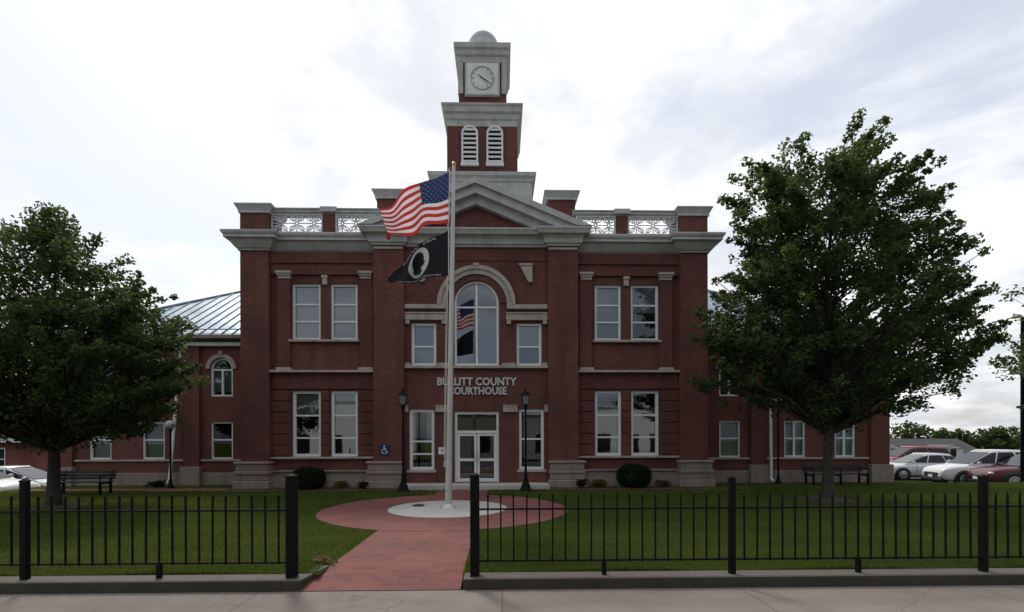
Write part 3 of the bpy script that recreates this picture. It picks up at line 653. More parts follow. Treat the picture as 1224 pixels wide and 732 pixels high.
    for s in (-1, 1):
        b = MB(); lo, hi = sorted((s * 8.6, s * WE))
        W = [(9.75, 10.62), (12.42, 13.30), (14.50, 15.36)]; ops = []
        for p, q in W:
            a, c = sorted((s * p, s * q)); ops += [(a, c, 1.03, 2.52, 0), (a, c, 3.52, 5.05, 1)]
        b.wall(lo, hi, 0, EZ, WY, .18, ops)
        xo = s * WE; b.face([(xo, WY, 0), (xo, WY, EZ), (xo, 15.5, EZ), (xo, 15.5, 0)]); b.face([(s * 8.6, 15.5, 0), (xo, 15.5, 0), (xo, 15.5, EZ), (s * 8.6, 15.5, EZ)])
        b.build('wing_wall', 'brick_wing', CH)
        b = MB(); b.box(lo, hi, WY + 3.5, WY + 3.6, .01, EZ - .1); b.box(lo, hi, WY + .3, WY + 3.5, 2.9, 3.1); b.build('interior', 'dark_in', CH)
        for p, q in ((11.0, 11.62), (15.92, 16.68)):
            b = MB(); a, c = sorted((s * p, s * q)); b.box(a, c, WY - .12, WY + .01, 0, 5.5); b.build('wing_pilaster', 'brick_wing', CH)
        for p, q in ((10.92, 11.70), (15.84, 16.76)):
            b = MB(); a, c = sorted((s * p, s * q)); b.box(a, c, WY - .24, WY + .01, 0, .74); b.build('pilaster_plinth', 'stone_rough', CH, .02)
        for p, q in ((8.66, 10.92), (11.70, 15.84)):
            b = MB(); a, c = sorted((s * p, s * q)); b.box(a, c, WY - .12, WY + .012, 0, .50); b.build('wing_plinth', 'stone_rough', CH, .02)
        for p, q in ((8.66, 10.98), (11.64, 15.90)):
            b = MB(); a, c = sorted((s * p, s * q)); b.box(a, c, WY - .07, WY + .012, .95, 1.026); b.build('sill_course', 'stone', CH, .01)
        b = MB(); a, c = sorted((s * 8.66, s * (WE + .02))); b.box(a, c, WY - .18, WY + .01, 5.50, 5.64); b.build('wing_cornice', 'white_trim', CH, .01)
        for i, (p, q) in enumerate(W):
            a, c = sorted((s * p, s * q)); xc = (a + c) / 2
            bl = 'curtain' if not (s < 0 and i == 0) else None
            window(a, c, 1.03, 2.52, WY + .12, (1.80,), ((xc, 2.45),) if (s > 0 and i) else (), fw=.07, blind=bl, glass='glass_wing')
            window(a, c, 3.52, 5.05, WY + .12, (4.58,), ((xc, 4.58),), True, .07, blind='blind', blind_to=.1)
            b = MB()
            for k in range(14):
                t0, t1 = math.pi * k / 14, math.pi * (k + 1) / 14; r0, r1, zc = .45, .60, 5.05 - .435
                b.prism([(xc - r1 * math.cos(t0), zc + r1 * math.sin(t0)), (xc - r0 * math.cos(t0), zc + r0 * math.sin(t0)), (xc - r0 * math.cos(t1), zc + r0 * math.sin(t1)), (xc - r1 * math.cos(t1), zc + r1 * math.sin(t1))], WY - .06, WY + .01)
            b.box(xc - .08, xc + .08, WY - .1, WY + .01, 5.19, 5.32); b.build('arch_hood', 'stone', CH)
        # hipped standing seam roof
        oh = .35; E0 = (WE + oh); y0 = WY - oh; y1 = 15.5 + oh; ph = .63; run = (y1 - y0) / 2; zr = EZ + run * ph
        A = (s * E0, y0, EZ); Bp = (s * E0, y1, EZ); Rg = (s * (E0 - run), (y0 + y1) / 2, zr); Rm = (s * 8.0, (y0 + y1) / 2, zr); D = (s * 8.66, y0, EZ); Dk = (s * 8.66, y1, EZ)
        Rm = (s * min(8.66, E0 - run), (y0 + y1) / 2, zr)
        b = MB(); b.face([A, D, Rm, Rg] if s < 0 else [D, A, Rg, Rm]); b.face([A, Rg, Bp]); b.face([Bp, Rg, Rm, Dk])
        nse = 20; x = 8.75
        sl = math.hypot(1, ph)
        while x < E0 - .1:
            L = min(run, E0 - x); ex = s * x
            p0 = Vector((ex, y0 - .01, EZ + .0)); p1 = Vector((ex, y0 + L, EZ + L * ph)); up = Vector((0, -ph, 1)) / sl * .035
            b.raw([p0 + Vector((-.012, 0, 0)), p0 + Vector((.012, 0, 0)), p1 + Vector((.012, 0, 0)), p1 + Vector((-.012, 0, 0)), p0 + Vector((-.012, 0, 0)) + up, p0 + Vector((.012, 0, 0)) + up, p1 + Vector((.012, 0, 0)) + up, p1 + Vector((-.012, 0, 0)) + up],
                  [(4, 5, 6, 7), (0, 1, 5, 4), (1, 2, 6, 5), (3, 0, 4, 7)]); x += .42
        # snow guard rail
        a, c = sorted((s * 8.70, s * (E0 - .5))); b.tube([(a, y0 + .22, EZ + .26), (c, y0 + .22, EZ + .26)], .025, 6)
        b.tube([Vector(A) + Vector((0, 0, .03)), Vector(Rg) + Vector((0, 0, .03))], .06, 6)
        b.build('wing_roof', 'seam', CH)
        b = MB(); a, c = sorted((s * 8.66, s * E0)); b.box(a, c, y0 - .07, y0 - .003, EZ - .14, EZ - .01); b.box(a, c, y0, WY + .1, EZ - .16, EZ - .03); b.box(a, c, WY - .06, WY + .005, EZ - .3, EZ - .17); b.build('eaves', 'stone_rough', CH)
        b = MB(); lean = .42 if s < 0 else .0; xb = s * (12.02 if s < 0 else 11.70)
        b.tube([(xb + lean, y0 - .1, EZ - .1), (xb + lean, y0 - .06, EZ - .3), (xb + lean, WY - .25, EZ - .55), (xb + lean * .8, WY - .27, 4.5), (xb, WY - .30, .35), (xb - .02, WY - .34, .2), (xb - .03, WY - .5, .10)], .055, 8); b.build('downpipe', 'downpipe', CH)
courthouse()

# ------------------------------------------------------------------ lettering and wall signs
def signs():
    t = thing('building_sign', 'raised metal letters BULLITT COUNTY COURTHOUSE on brick above the entrance door', 'sign', (CX, FY + .05, 3.3))
    for txt, w, z, h, dx in (('BULLITT COUNTY', 2.95, .50, .40, .0), ('COURTHOUSE', 2.18, .16, .38, .02)):
        vs, fs = text_mesh(txt, h, .02, w, .014); b = MB(); b.raw([(x + dx, y - .035, zz + z - .0) for x, y, zz in vs], fs); b.build('text_line', 'letter', t)
    t = thing('accessible_sign', 'small blue wheelchair access sign on the brick pier left of the entrance', 'sign', (CX - 3.35, FY - .16, 1.42))
    b = MB(); b.box(-.17, .17, -.012, .006, -.20, .20); b.build('panel', 'blue_sign', t, .003)
    b = MB(); y = -.02
    b.lathe([(0.001, -.004), (.034, -.004), (.034, .004), (.001, .004)], (0, 0, 0), 12)
    b.v = [(x + .0 - .02, y + zz, yy + .12) for x, yy, zz in b.v]
    b.tube([(-.02, y, .08), (-.015, y, -.02), (.06, y, -.025), (.085, y, -.12), (.11, y, -.12)], .014, 6); b.tube([(-.015, y, .035), (.06, y, .035)], .011, 6)
    b.tube([(-.015 + .085 * math.cos(a), y, -.06 + .085 * math.sin(a)) for a in [math.pi * .55 + i * math.pi * 1.35 / 12 for i in range(13)]], .012, 6); b.build('wheelchair_symbol', 'white_sign', t)
    t = thing('door_notice', 'small square white notice on the brick beside the entrance door', 'sign', (CX - 1.29, FY + .05, 1.37))
    b = MB(); b.box(-.13, .13, -.015, 0, -.13, .13); b.build('panel', 'white_sign', t, .003)
    b = MB(); b.box(-.05, .06, -.018, -.0151, .03, .055); b.box(.025, .055, -.018, -.0151, -.05, .029); b.box(-.06, .02, -.018, -.0151, -.02, -.005); b.build('mark', 'black_mark', t)
signs()

# ------------------------------------------------------------------ flagpole and flags
PX, PY = -1.39, 12.58; LEAN = .0187
def lean(z): return PX + z * LEAN
def flags():
    t = thing('flagpole', 'tall tapered grey metal flagpole on a round concrete pad', 'flagpole', (PX, PY, .03))
    b = MB(); b.tube([(z * LEAN, 0, z) for z in (0, 3, 6, 8.84)], [.088, .076, .060, .042], 20); b.build('pole', 'alu', t)
    b = MB(); b.lathe([(.20, 0), (.20, .025), (.14, .05), (.12, .09), (.10, .11)], (0, 0, 0), 24); b.build('base_collar', 'alu', t)
    b = MB(); b.lathe([(.001, -.055), (.04, -.04), (.055, 0), (.04, .04), (.001, .055)], (8.89 * LEAN, 0, 8.89), 16); b.build('finial', 'gold', t)
    b = MB(); b.tube([(z * LEAN - .13 if 1.3 < z < 8.8 else z * LEAN - .07, -.03, z) for z in (1.15, 1.35, 4, 6, 7, 8.6, 8.75)], .008, 5); b.tube([(z * LEAN - .10, -.05, z) for z in (1.15, 4, 8.78)], .008, 5); b.build('halyard', 'rope', t)
    b = MB(); b.box(-.13 + .02, -.06 + .02, -.04, .0, 1.05, 1.2); b.build('cleat', 'alu', t)
    b = MB(); b.lathe([(.001, .015), (.16, .015), (.17, 0)], (-.95, .35, .0), 18); b.build('ground_light_cover', 'plastic', t) if False else None
    def surf(top, bot, amp, ph):
        tu = np.array([p[0] for p in top]); tx_ = np.array([p[1] for p in top]); tz = np.array([p[2] for p in top]); bu = np.array([p[0] for p in bot]); bx = np.array([p[1] for p in bot]); bz = np.array([p[2] for p in bot])
        def cr(U, A, u):                                       # smooth interpolation
            d = np.gradient(A, U); i = int(np.clip(np.searchsorted(U, u) - 1, 0, len(U) - 2)); h = U[i + 1] - U[i]; q = (u - U[i]) / h
            return (2 * q**3 - 3 * q**2 + 1) * A[i] + (q**3 - 2 * q**2 + q) * h * d[i] + (-2 * q**3 + 3 * q**2) * A[i + 1] + (q**3 - q**2) * h * d[i + 1]
        def f(u, v, off=0.):
            x = cr(tu, tx_, u) * (1 - v) + cr(bu, bx, u) * v; z = cr(tu, tz, u) * (1 - v) + cr(bu, bz, u) * v
            k = min(1, u * 2.2)
            y = amp * k * math.sin(ph + 8.5 * u + 1.4 * v) + .05 * k * math.sin(17 * u - 3 * v + ph)
            z += .025 * k * math.sin(9 * u + 2 * v) * (1 - abs(2 * v - 1))
            return (x, y - off - .06, z)
        return f
    # stars and stripes
    z0 = 8.70
    t = thing('american_flag', 'stars and stripes flag flying from the flagpole, above the black flag', 'flag', (lean(z0) - .10, PY, z0))
    f = surf([(0, 0, 0), (.42, -.80, -.36), (.75, -1.42, -.74), (1, -1.80, -.97)], [(0, -.02, -1.32), (.30, -.44, -1.40), (.55, -.82, -1.55), (.78, -1.20, -1.62), (1, -1.55, -1.66)], .17, .4)
    b = MB(); NU, NV = 52, 39
    for i in range(NU):
        for j in range(NV):
            q = [(i / NU, j / NV), (i / NU, (j + 1) / NV), ((i + 1) / NU, (j + 1) / NV), ((i + 1) / NU, j / NV)]
            mi = 2 if (i < NU * .4 and j < 21) else (0 if (j // 3) % 2 == 0 else 1)
            b.face([f(*p) for p in q], mi, True)
    for r in range(9):
        for c in range(6 if r % 2 == 0 else 5):
            u = .4 * ((c + .5) / 6 if r % 2 == 0 else (c + 1) / 6); v = (r + .6) / 9.2 * 7 / 13
            P = [(u + .0085 * math.cos(k * math.pi / 5 + math.pi / 2) * (1 if k % 2 == 0 else .42) , v - .014 * math.sin(k * math.pi / 5 + math.pi / 2) * (1 if k % 2 == 0 else .42)) for k in range(10)]
            b.face([f(max(0, a), max(0, c2), .008) for a, c2 in P], 1)
    o = b.build('cloth', ['f_red', 'f_white', 'f_blue'], t)
    b = MB(); b.tube([f(0, v) for v in (0, .25, .5, .75, 1)], .016, 6); b.build('heading', 'f_white', t)
    b = MB(); b.tube([f(1, 1), (f(1, 1)[0] - .0, f(1, 1)[1], f(1, 1)[2] - .13)], [.06, .045], 5, 0); b.build('frayed_corner', 'f_red', t)
    # black remembrance flag
    z1 = 7.18
    t = thing('black_flag', 'black remembrance flag with a white round emblem, below the striped flag', 'flag', (lean(z1) - .10, PY, z1))
    f = surf([(0, 0, 0), (.36, -.55, -.28), (.66, -1.0, -.62), (1, -1.52, -1.20)], [(0, 0, -1.17), (.40, -.62, -1.27), (.70, -1.08, -1.35), (1, -1.52, -1.38)], .13, 1.1)
    b = MB(); NU, NV = 40, 24
    for i in range(NU):
        for j in range(NV): b.face([f(i / NU, j / NV), f(i / NU, (j + 1) / NV), f((i + 1) / NU, (j + 1) / NV), f((i + 1) / NU, j / NV)], 0, True)
    b.build('cloth', 'f_black', t)
    b = MB(); b.tube([f(0, v) for v in (0, .25, .5, .75, 1)], .014, 6); b.build('heading', 'f_white', t)
    def disc(cu, cv, ru, rv, off, rings=6, n=36, r0=0.):
        bb = MB()
        for k in range(rings):
            a0, a1 = r0 + (1 - r0) * k / rings, r0 + (1 - r0) * (k + 1) / rings
            for i in range(n):
                p, q = 2 * math.pi * i / n, 2 * math.pi * (i + 1) / n
                bb.face([f(cu + ru * a * math.cos(w), cv + rv * a * math.sin(w), off) for a, w in ((a0, p), (a1, p), (a1, q), (a0, q))])
        return bb
    cu, cv = .50, .50
    em = disc(cu, cv, .185, .39, .010).build('emblem', 'f_white', t)
    hd = disc(cu + .01, cv - .06, .105, .235, .018)             # bowed head in profile, collar below
    def patch(P, off):
        n = 6; c = (sum(p[0] for p in P) / len(P), sum(p[1] for p in P) / len(P))
        for k in range(n):
            for a, q in zip(P, P[1:] + P[:1]):
                L = lambda p, s_: f(c[0] + (p[0] - c[0]) * s_, c[1] + (p[1] - c[1]) * s_, off)
                hd.face([L(a, k / n), L(a, (k + 1) / n), L(q, (k + 1) / n), L(q, k / n)])
    patch([(cu + .09, cv + .02), (cu + .10, cv + .24), (cu - .02, cv + .32), (cu - .06, cv + .25), (cu - .03, cv + .10)], .019)
    patch([(cu - .08, cv - .05), (cu - .115, cv + .02), (cu - .09, cv + .12), (cu - .04, cv + .12)], .0195)
    hd.build('head_silhouette', 'f_black', em)
    b = MB()
    vs, fs = text_mesh('POW  MIA', 1., 0., 1.); b.raw([f(min(.95, max(.05, .5 - x * .62)) if False else min(.95, max(.05, .5 - x * .58)), .09 - z * .085 + .0, .010) for x, y, z in vs], fs)
    vs, fs = text_mesh('YOU ARE NOT FORGOTTEN', 1., 0., 1.); b.raw([f(min(.95, max(.05, .5 - x * .74)), .975 - z * .065, .010) for x, y, z in vs], fs)
    b.build('wording', 'f_white', t)
flags()
b = MB(); b.lathe([(.001, .03), (.15, .028), (.165, 0)], (0, 0, 0), 20); tag(b.build('drain_cover', 'plastic', None, 0, (-2.22, 12.95, .031)), 'flat dark round cover set in the pale pad left of the flagpole', 'cover')

# ------------------------------------------------------------------ fences
def fences():
    y = 6.34; sp = 3.385; st = sp / 20
    def fence(label, posts, gate):
        t = thing('iron_fence', label, 'fence', (posts[0], y, 0), 0, 'black iron fences either side of the brick path'); x0 = posts[0]
        for x in posts:
            g = abs(x - gate) < .01; w, h = (.058, 1.32) if g else (.037, 1.27)
            b = MB(); b.box(x - x0 - w, x - x0 + w, -w, w, .015, h); b.box(x - x0 - w - .006, x - x0 + w + .006, -w - .006, w + .006, h, h + .015); b.frustum((x - x0 - w, x - x0 + w, -w, w), (x - x0 - w * .3, x - x0 + w * .3, -w * .3, w * .3), h + .015, h + .04); b.build('post', 'iron_post', t)
        for a, c in zip(posts, posts[1:]):
            a, c = min(a, c), max(a, c)
            for z in (.21, .885):
                b = MB(); b.box(a - x0 + .03, c - x0 - .03, -.011, .011, z - .011, z + .011); b.build('rail', 'iron', t)
            b = MB(); m = (a + c) / 2 - x0; b.box(m - .026, m + .026, -.026, .026, .015, .197); b.build('rail_support', 'iron_post', t)
            for k in range(1, 20):
                x = a - x0 + k * st; dz = random.uniform(-.006, .006); dx = random.uniform(-.006, .006); b = MB(); r = .0098
                b.raw([(x - r, -r, .19), (x + r, -r, .19), (x + r, r, .19), (x - r, r, .19), (x - r + dx, -r, 1.03 + dz), (x + r + dx, -r, 1.03 + dz), (x + r + dx, r, 1.03 + dz), (x - r + dx, r, 1.03 + dz), (x + dx, 0, 1.09 + dz),
                       (x - 1.8 * r + dx, -r, 1.045 + dz), (x + 1.8 * r + dx, r, 1.045 + dz)],
                      [(0, 1, 5, 4), (1, 2, 6, 5), (2, 3, 7, 6), (3, 0, 4, 7), (4, 5, 8), (5, 6, 8), (6, 7, 8), (7, 4, 8), (4, 8, 9), (6, 8, 10)])
                b.build('picket', 'iron', t)
    fence('black iron picket fence along the kerb left of the brick path', [-2.72, -2.72 - sp, -2.72 - 2 * sp], -2.72)
    fence('black iron picket fence along the kerb right of the brick path', [-.355, -.355 + sp, -.355 + 2 * sp, -.355 + 3 * sp], -.355)
fences()

# ------------------------------------------------------------------ trees and plants
def leaves(centres, radii, per, size, flat=.8):
    per = np.full(len(centres), per) if isinstance(per, int) else np.array(per)
    C = np.repeat(np.array(centres), per, 0); Rr = np.repeat(np.array(radii), per)
    n = len(C); g = rng.normal(size=(n, 3)); g /= np.linalg.norm(g, axis=1)[:, None]; g *= (rng.random(n) ** .45)[:, None]
    g[:, 2] *= flat; P = C + g * Rr[:, None]
    a = rng.normal(size=(n, 3)); a[:, 2] *= .6; a /= np.linalg.norm(a, axis=1)[:, None]
    b = rng.normal(size=(n, 3)); b -= (b * a).sum(1)[:, None] * a; b /= np.linalg.norm(b, axis=1)[:, None]
    s = size * (.65 + .7 * rng.random(n))[:, None]; up = np.cross(a, b) * s * .18
    V = np.stack([P - a * s * .5, P - b * s * .36 + up - a * s * .05, P + a * s * .55, P + b * s * .36 + up - a * s * .05], 1)
    tint = np.clip(np.repeat(rng.random(len(centres)), per) * .5 + rng.random(n) * .5, 0, 1)
    return V.reshape(-1, 3), tint

def tree(name, label, loc, prof, trunk_r, trunk_h, nclump, per, leaf, cr=(.35, .62), extra=(), mat='leaf', group=None, limbs=46, seed=1, lean_=(0, 0), yk=1., shoots=0):
    rnd = random.Random(seed); t = thing(name, label, 'tree', loc, 0, group)
    zs = np.array([p[0] for p in prof]); Lr = np.array([p[1] for p in prof]); Rr = np.array([p[2] for p in prof]); zmin, zmax = zs.min(), zs.max()
    wz = np.linspace(zmin, zmax, 200); o = np.argsort(zs); area = (np.interp(wz, zs[o], Lr[o]) + np.interp(wz, zs[o], Rr[o])) ** 1.7 + .4; cdf = np.cumsum(area) / area.sum()
    C = []; Q = []
    def env(z, az):
        l, r = np.interp(z, zs[o], Lr[o]), np.interp(z, zs[o], Rr[o]); k = (math.cos(az) + 1) / 2
        return (l * (1 - k) + r * k) * (1 + .10 * math.sin(3 * az + z * 1.7 + seed) + .07 * math.sin(7 * az + 2.9 * z))
    for i in range(nclump):
        z = float(np.interp(rnd.random(), cdf, wz)); az = rnd.random() * 2 * math.pi; q = rnd.uniform(*cr)
        rad = max(0, env(z, az) - q * .75) * (rnd.random() ** .42); zz = min(z, zmax - q * .6)
        C.append((rad * math.cos(az), rad * math.sin(az) * yk, zz)); Q.append(q)
    for e in extra: C.append((e[0], rnd.uniform(-.4, .4), e[1])); Q.append(e[2])
    ncore = len(C)
    for i in range(shoots):                                    # upright leafy shoots round the outline
        z = float(np.interp(rnd.random() ** .8, cdf, wz)); az = rnd.random() * 2 * math.pi; z = min(z, zmax - .6); e = env(z, az) * .90; dr = rnd.uniform(.3, 1.0); dz = rnd.uniform(.04, .15)
        for k in range(4): C.append(((e + dr * k * .30) * math.cos(az), (e + dr * k * .30) * math.sin(az) * yk, z + k * dz)); Q.append(rnd.uniform(.14, .30) - .02 * k)
    C = [(a, b_, min(z, zmax - .1)) for a, b_, z in C]
    per_l = [per if q > .3 else int(per * (.10 + .75 * q)) for q in Q]
    C2 = []; 
    for i in range(int(nclump * .9)):
        z = float(np.interp(rnd.random(), cdf, wz)); az = rnd.random() * 2 * math.pi; rad = env(z, az) * rnd.uniform(.86, 1.12); C2.append((rad * math.cos(az), rad * math.sin(az) * yk, z + rnd.uniform(-.2, .3)))
    V, tint = leaves(C, Q, per_l, leaf)
    V2, t2 = leaves(C2, [cr[0] * .62] * len(C2), max(8, per // 7), leaf * .9); V = np.concatenate([V, V2]); tint = np.concatenate([tint, t2])
    np_mesh('crown', V, 4, mat, t, tint)
    b = MB(); top = zmax * .86; lx, ly = lean_
    TP = [(lx * (z / top) ** 2 + .05 * math.sin(z * 1.3 + seed), ly * (z / top) ** 2 + .05 * math.cos(z * 1.1), z) for z in np.linspace(0, top, 12)]
    TR = [trunk_r * (1 - .88 * i / 11) * (1.35 if i == 0 else 1) for i in range(12)]; b.tube([(TP[0][0], TP[0][1], -.15)] + TP, [trunk_r * 1.7] + TR, 12)
    idx = list(range(len(C))); rnd.shuffle(idx); idx = [i for i in idx if i < nclump][:limbs] + list(range(nclump, ncore)) + list(range(ncore + 1, len(C), 4))
    for i in idx:
        c = Vector(C[i]); d = math.hypot(c.x, c.y); zb = max(trunk_h, c.z - d * rnd.uniform(.5, .9) - .2); zb = min(zb, top * .95)
        base = Vector((np.interp(zb, [p[2] for p in TP], [p[0] for p in TP]), np.interp(zb, [p[2] for p in TP], [p[1] for p in TP]), zb)); r0 = max(.018, .42 * np.interp(zb, [p[2] for p in TP], TR)) * min(1, .4 + d / 4)
        mid = base.lerp(c, .5) + Vector((rnd.uniform(-.15, .15), rnd.uniform(-.15, .15), .08 * d))
        b.tube([base, base.lerp(mid, .5) + Vector((0, 0, -.02)), mid, mid.lerp(c, .55), c], [r0, r0 * .8, r0 * .6, r0 * .4, .008], 6, cap=False)
    b.build('trunk', 'bark', t); return t

RT = [(11.45, .1, -.0), (11.2, 1.25, -.15), (10.7, 2.0, 1.35), (9.7, 2.6, 2.25), (8.5, 2.6, 3.0), (7.3, 2.8, 3.6), (6.3, 3.1, 3.9), (5.3, 3.4, 4.3), (4.35, 3.3, 4.2), (3.4, 3.4, 3.7), (2.75, 2.9, 2.6), (2.3, 1.6, 1.0)]
tree('maple_tree', 'tall full maple tree on the lawn right of the courthouse entrance, hiding the right wing', (9.52, 13.9, 0), [(2.3 + (z - 2.3) * .915, l * .90, r * .85) for z, l, r in RT], .145, 1.9, 255, 175, .105,
     extra=((4.2, 7.5, .26), (4.45, 7.2, .2), (3.8, 7.45, .28), (3.5, 7.1, .3), (4.6, 5.35, .28), (4.3, 5.6, .26), (4.0, 3.9, .3), (4.2, 6.3, .24), (3.5, 3.15, .3), (2.7, 2.75, .28), (-3.4, 6.3, .18), (-3.2, 5.3, .3), (-3.5, 5.0, .26), (-3.6, 3.35, .34), (-4.0, 3.5, .22), (-1.2, 10.3, .28), (-.8, 10.45, .2), (-1.9, 9.8, .3), (1.0, 9.9, .28)), seed=3, limbs=70, yk=.70, shoots=210)
LT = [(8.35, .15, .15), (7.75, 1.4, .6), (7.1, 1.9, 1.15), (6.5, 2.2, 1.5), (6.2, 2.6, 2.2), (5.4, 3.0, 2.8), (4.6, 3.4, 3.35), (3.7, 3.6, 3.6), (2.8, 3.5, 3.45), (2.1, 2.9, 3.1), (1.85, 1.6, 1.7)]
tree('maple_tree', 'broad shorter maple tree on the lawn in front of the left wing', (-12.05, 13.3, 0), [(1.85 + (z - 1.85) * .95, l * .9, r * .86) for z, l, r in LT], .155, 1.5, 240, 170, .10,
     extra=((.02, 7.85, .18), (.2, 7.4, .25), (-1.0, 7.35, .3), (1.15, 6.4, .22), (1.9, 6.1, .24), (2.2, 5.8, .26), (2.75, 5.2, .26), (2.95, 4.8, .26), (3.2, 4.4, .26)), seed=11, limbs=70, yk=.72, shoots=170)
tree('street_tree', 'thin tree at the right edge of the photo beside the car park', (20.6, 17.2, 0), [(8.0, .3, .3), (7.2, 1.6, 1.4), (6.2, 1.5, 2.1), (5.2, 1.6, 2.3), (4.5, 2.1, 2.0), (4.0, 1.2, 1.0)], .11, 2.4, 46, 90, .12, extra=((-2.1, 7.0, .3), (-1.7, 7.15, .3), (-2.35, 4.6, .35), (-2.0, 4.75, .4), (-1.6, 4.5, .4), (-1.7, 2.9, .16)), seed=5, limbs=20)

def far_trees():
    k = 0
    for (x, y, h, w, lab) in ((60, 70, 7.3, 8.5, 'rounded far tree behind the grey roofed house'), (68, 72, 6.6, 7, 'lower far tree between the grey house and the lamp post'), (73.5, 70, 6.6, 7.5, 'far tree behind the lamp post at the right edge'), (54.5, 74, 6.0, 5, 'small far tree left of the rounded one, behind the house'), (80, 70, 6.2, 8, 'far tree at the extreme right behind the red car')):
        z0 = ground_z(x, y); hh = h
        tree('background_tree', lab, (x, y, z0), [(hh, .4, .4), (hh * .93, w * .25, w * .25), (hh * .75, w * .42, w * .42), (hh * .5, w * .5, w * .5), (hh * .25, w * .45, w * .45), (hh * .1, w * .3, w * .3)], .25, 1.2, 90, 45, .42, (.7, 1.15), mat='leaf_far', group='trees beyond the car park', limbs=8, seed=20 + k); k += 1
far_trees()

def shrub(label, loc, rx, rz, n=7000):
    t = thing('round_shrub', label, 'shrub', loc, 0, 'clipped round shrubs in the beds'); g = rng.normal(size=(n, 3)); g /= np.linalg.norm(g, axis=1)[:, None]
    g *= (.80 + .22 * rng.random(n))[:, None]; lump = 1 + .05 * np.sin(5 * g[:, 0] + 3 * g[:, 2]) * np.sin(4 * g[:, 1] + 1)
    sgn = np.sign(g); P = sgn * np.abs(g) ** .78 * np.array([rx, rx * .85, rz]) * lump[:, None] + np.array([0, 0, rz])
    P[:, 2] = np.maximum(P[:, 2], .02); V, ti = leaves(P, np.full(n, .01), 1, .055); np_mesh('foliage', V, 4, 'leaf_shrub', t, ti)
    b = MB(); b.tube([(0, 0, 0), (.03, .02, rz * 1.2)], [.05, .02], 6)
    for k in range(5): b.tube([(0, 0, .1), (rx * .6 * math.cos(k * 1.26), rx * .5 * math.sin(k * 1.26), rz * 1.2)], [.025, .01], 5)
    b.build('stems', 'bark', t)
shrub('clipped dark green round shrub below the left pair of lower windows', (-6.95, 17.62, 0.02), .56, .40)
shrub('clipped dark green round shrub below the right pair of lower windows', (4.83, 17.66, 0.02), .60, .43)
def plant(name, label, cat, loc, w, h, n, mat, sz, group=None, flat=.6):
    c = [(rng.normal() * w * .35, rng.normal() * w * .3, h * (.2 + .6 * rng.random())) for _ in range(n)]
    V, ti = leaves(c, [w * .28] * n, 12, sz, flat); V[:, 2] = np.maximum(V[:, 2], .01); o = np_mesh(name, V, 4, mat, None, ti); o.location = loc; tag(o, label, cat, group)
plant('bedding_plant', 'low yellow green bedding plant just right of the left round shrub', 'plant', (-5.85, 17.75, .03), .34, .26, 40, 'leaf_flower', .07, 'low plants in the beds')
plant('bedding_plant', 'low yellow green bedding plant just left of the right round shrub', 'plant', (3.55, 17.75, .03), .40, .30, 44, 'leaf_flower', .07, 'low plants in the beds')
plant('bedding_plant', 'low dark plant between the right round shrub and the right corner pedestal', 'plant', (6.0, 17.75, .03), .36, .24, 40, 'leaf', .06, 'low plants in the beds')
plant('bedding_plant', 'small dark plant against the plinth beside the right pedestal of the entrance', 'plant', (2.9, 17.55, .03), .30, .34, 36, 'leaf_shrub', .06, 'low plants in the beds')
plant('bedding_plant', 'small dark plant against the plinth beside the left pedestal of the entrance', 'plant', (-5.0, 17.55, .03), .26, .28, 30, 'leaf_shrub', .06, 'low plants in the beds')
plant('bedding_plant', 'dark low plant on the walk beside the left lamp post near the wing', 'plant', (-13.1, 18.7, .01), .36, .26, 40, 'leaf_shrub', .07, 'low plants in the beds')
plant('weed_clump', 'dry yellow weeds at the kerb end left of the brick path', 'weeds', (-2.60, 7.1, 0), .20, .10, 26, 'dry', .04, None)

# ------------------------------------------------------------------ lamp posts, benches
def lantern_post():
    t = thing('lamp_post', 'black lantern lamp post left of the entrance door', 'lamp post', (0, 0, 0), 0, 'lantern lamp posts flanking the entrance')
    b = MB(); b.lathe([(.21, 0), (.21, .06), (.17, .09), (.15, .2), (.10, .3), (.075, .42), (.06, .5), (.05, .6)], (0, 0, 0), 16); b.build('base', 'iron_post', t)
    b = MB(); b.tube([(0, 0, .55), (0, 0, 2.85)], [.045, .035], 10); b.lathe([(.035, 2.80), (.07, 2.84), (.05, 2.90), (.10, 2.96), (.02, 3.0)], (0, 0, 0), 12); b.build('post', 'iron_post', t)
    b = MB()
    b.frustum((-.085, .085, -.085, .085), (-.13, .13, -.13, .13), 2.98, 3.28); g = b.build('lantern', 'lantern_glass', t)
    b = MB()
    for sx in (-1, 1):
        for sy in (-1, 1): b.tube([(sx * .088, sy * .088, 2.97), (sx * .135, sy * .135, 3.30)], .012, 5)
    b.frustum((-.16, .16, -.16, .16), (-.06, .06, -.06, .06), 3.285, 3.42); b.lathe([(.06, 3.42), (.03, 3.46), (.035, 3.50), (.001, 3.56)], (0, 0, 0), 8); b.build('lantern_cage', 'iron_post', g); return t
lp = lantern_post(); lp.location = (-3.36, 16.6, .01)
c = copy_tree(lp); c.location = (.82, 16.7, .01); c['label'] = 'black lantern lamp post right of the entrance door'
def globe_post(label, loc, h=0.):
    t = thing('globe_lamp', label, 'lamp post', loc, 0, 'globe lamp posts beside the wings')
    b = MB(); b.lathe([(.12, 0), (.12, .05), (.07, .12), (.05, .3)], (0, 0, 0), 12); b.tube([(0, 0, .28), (0, 0, 2.15 + h)], .035, 8); b.lathe([(.035, 2.12 + h), (.09, 2.17 + h), (.09, 2.2 + h)], (0, 0, 0), 12); b.build('post', 'iron_post', t)
    b = MB(); b.lathe([(.08, -.15), (.15, -.07), (.165, 0), (.15, .08), (.09, .15), (.001, .17)], (0, 0, 2.35 + h), 18); b.build('globe', 'globe', t)
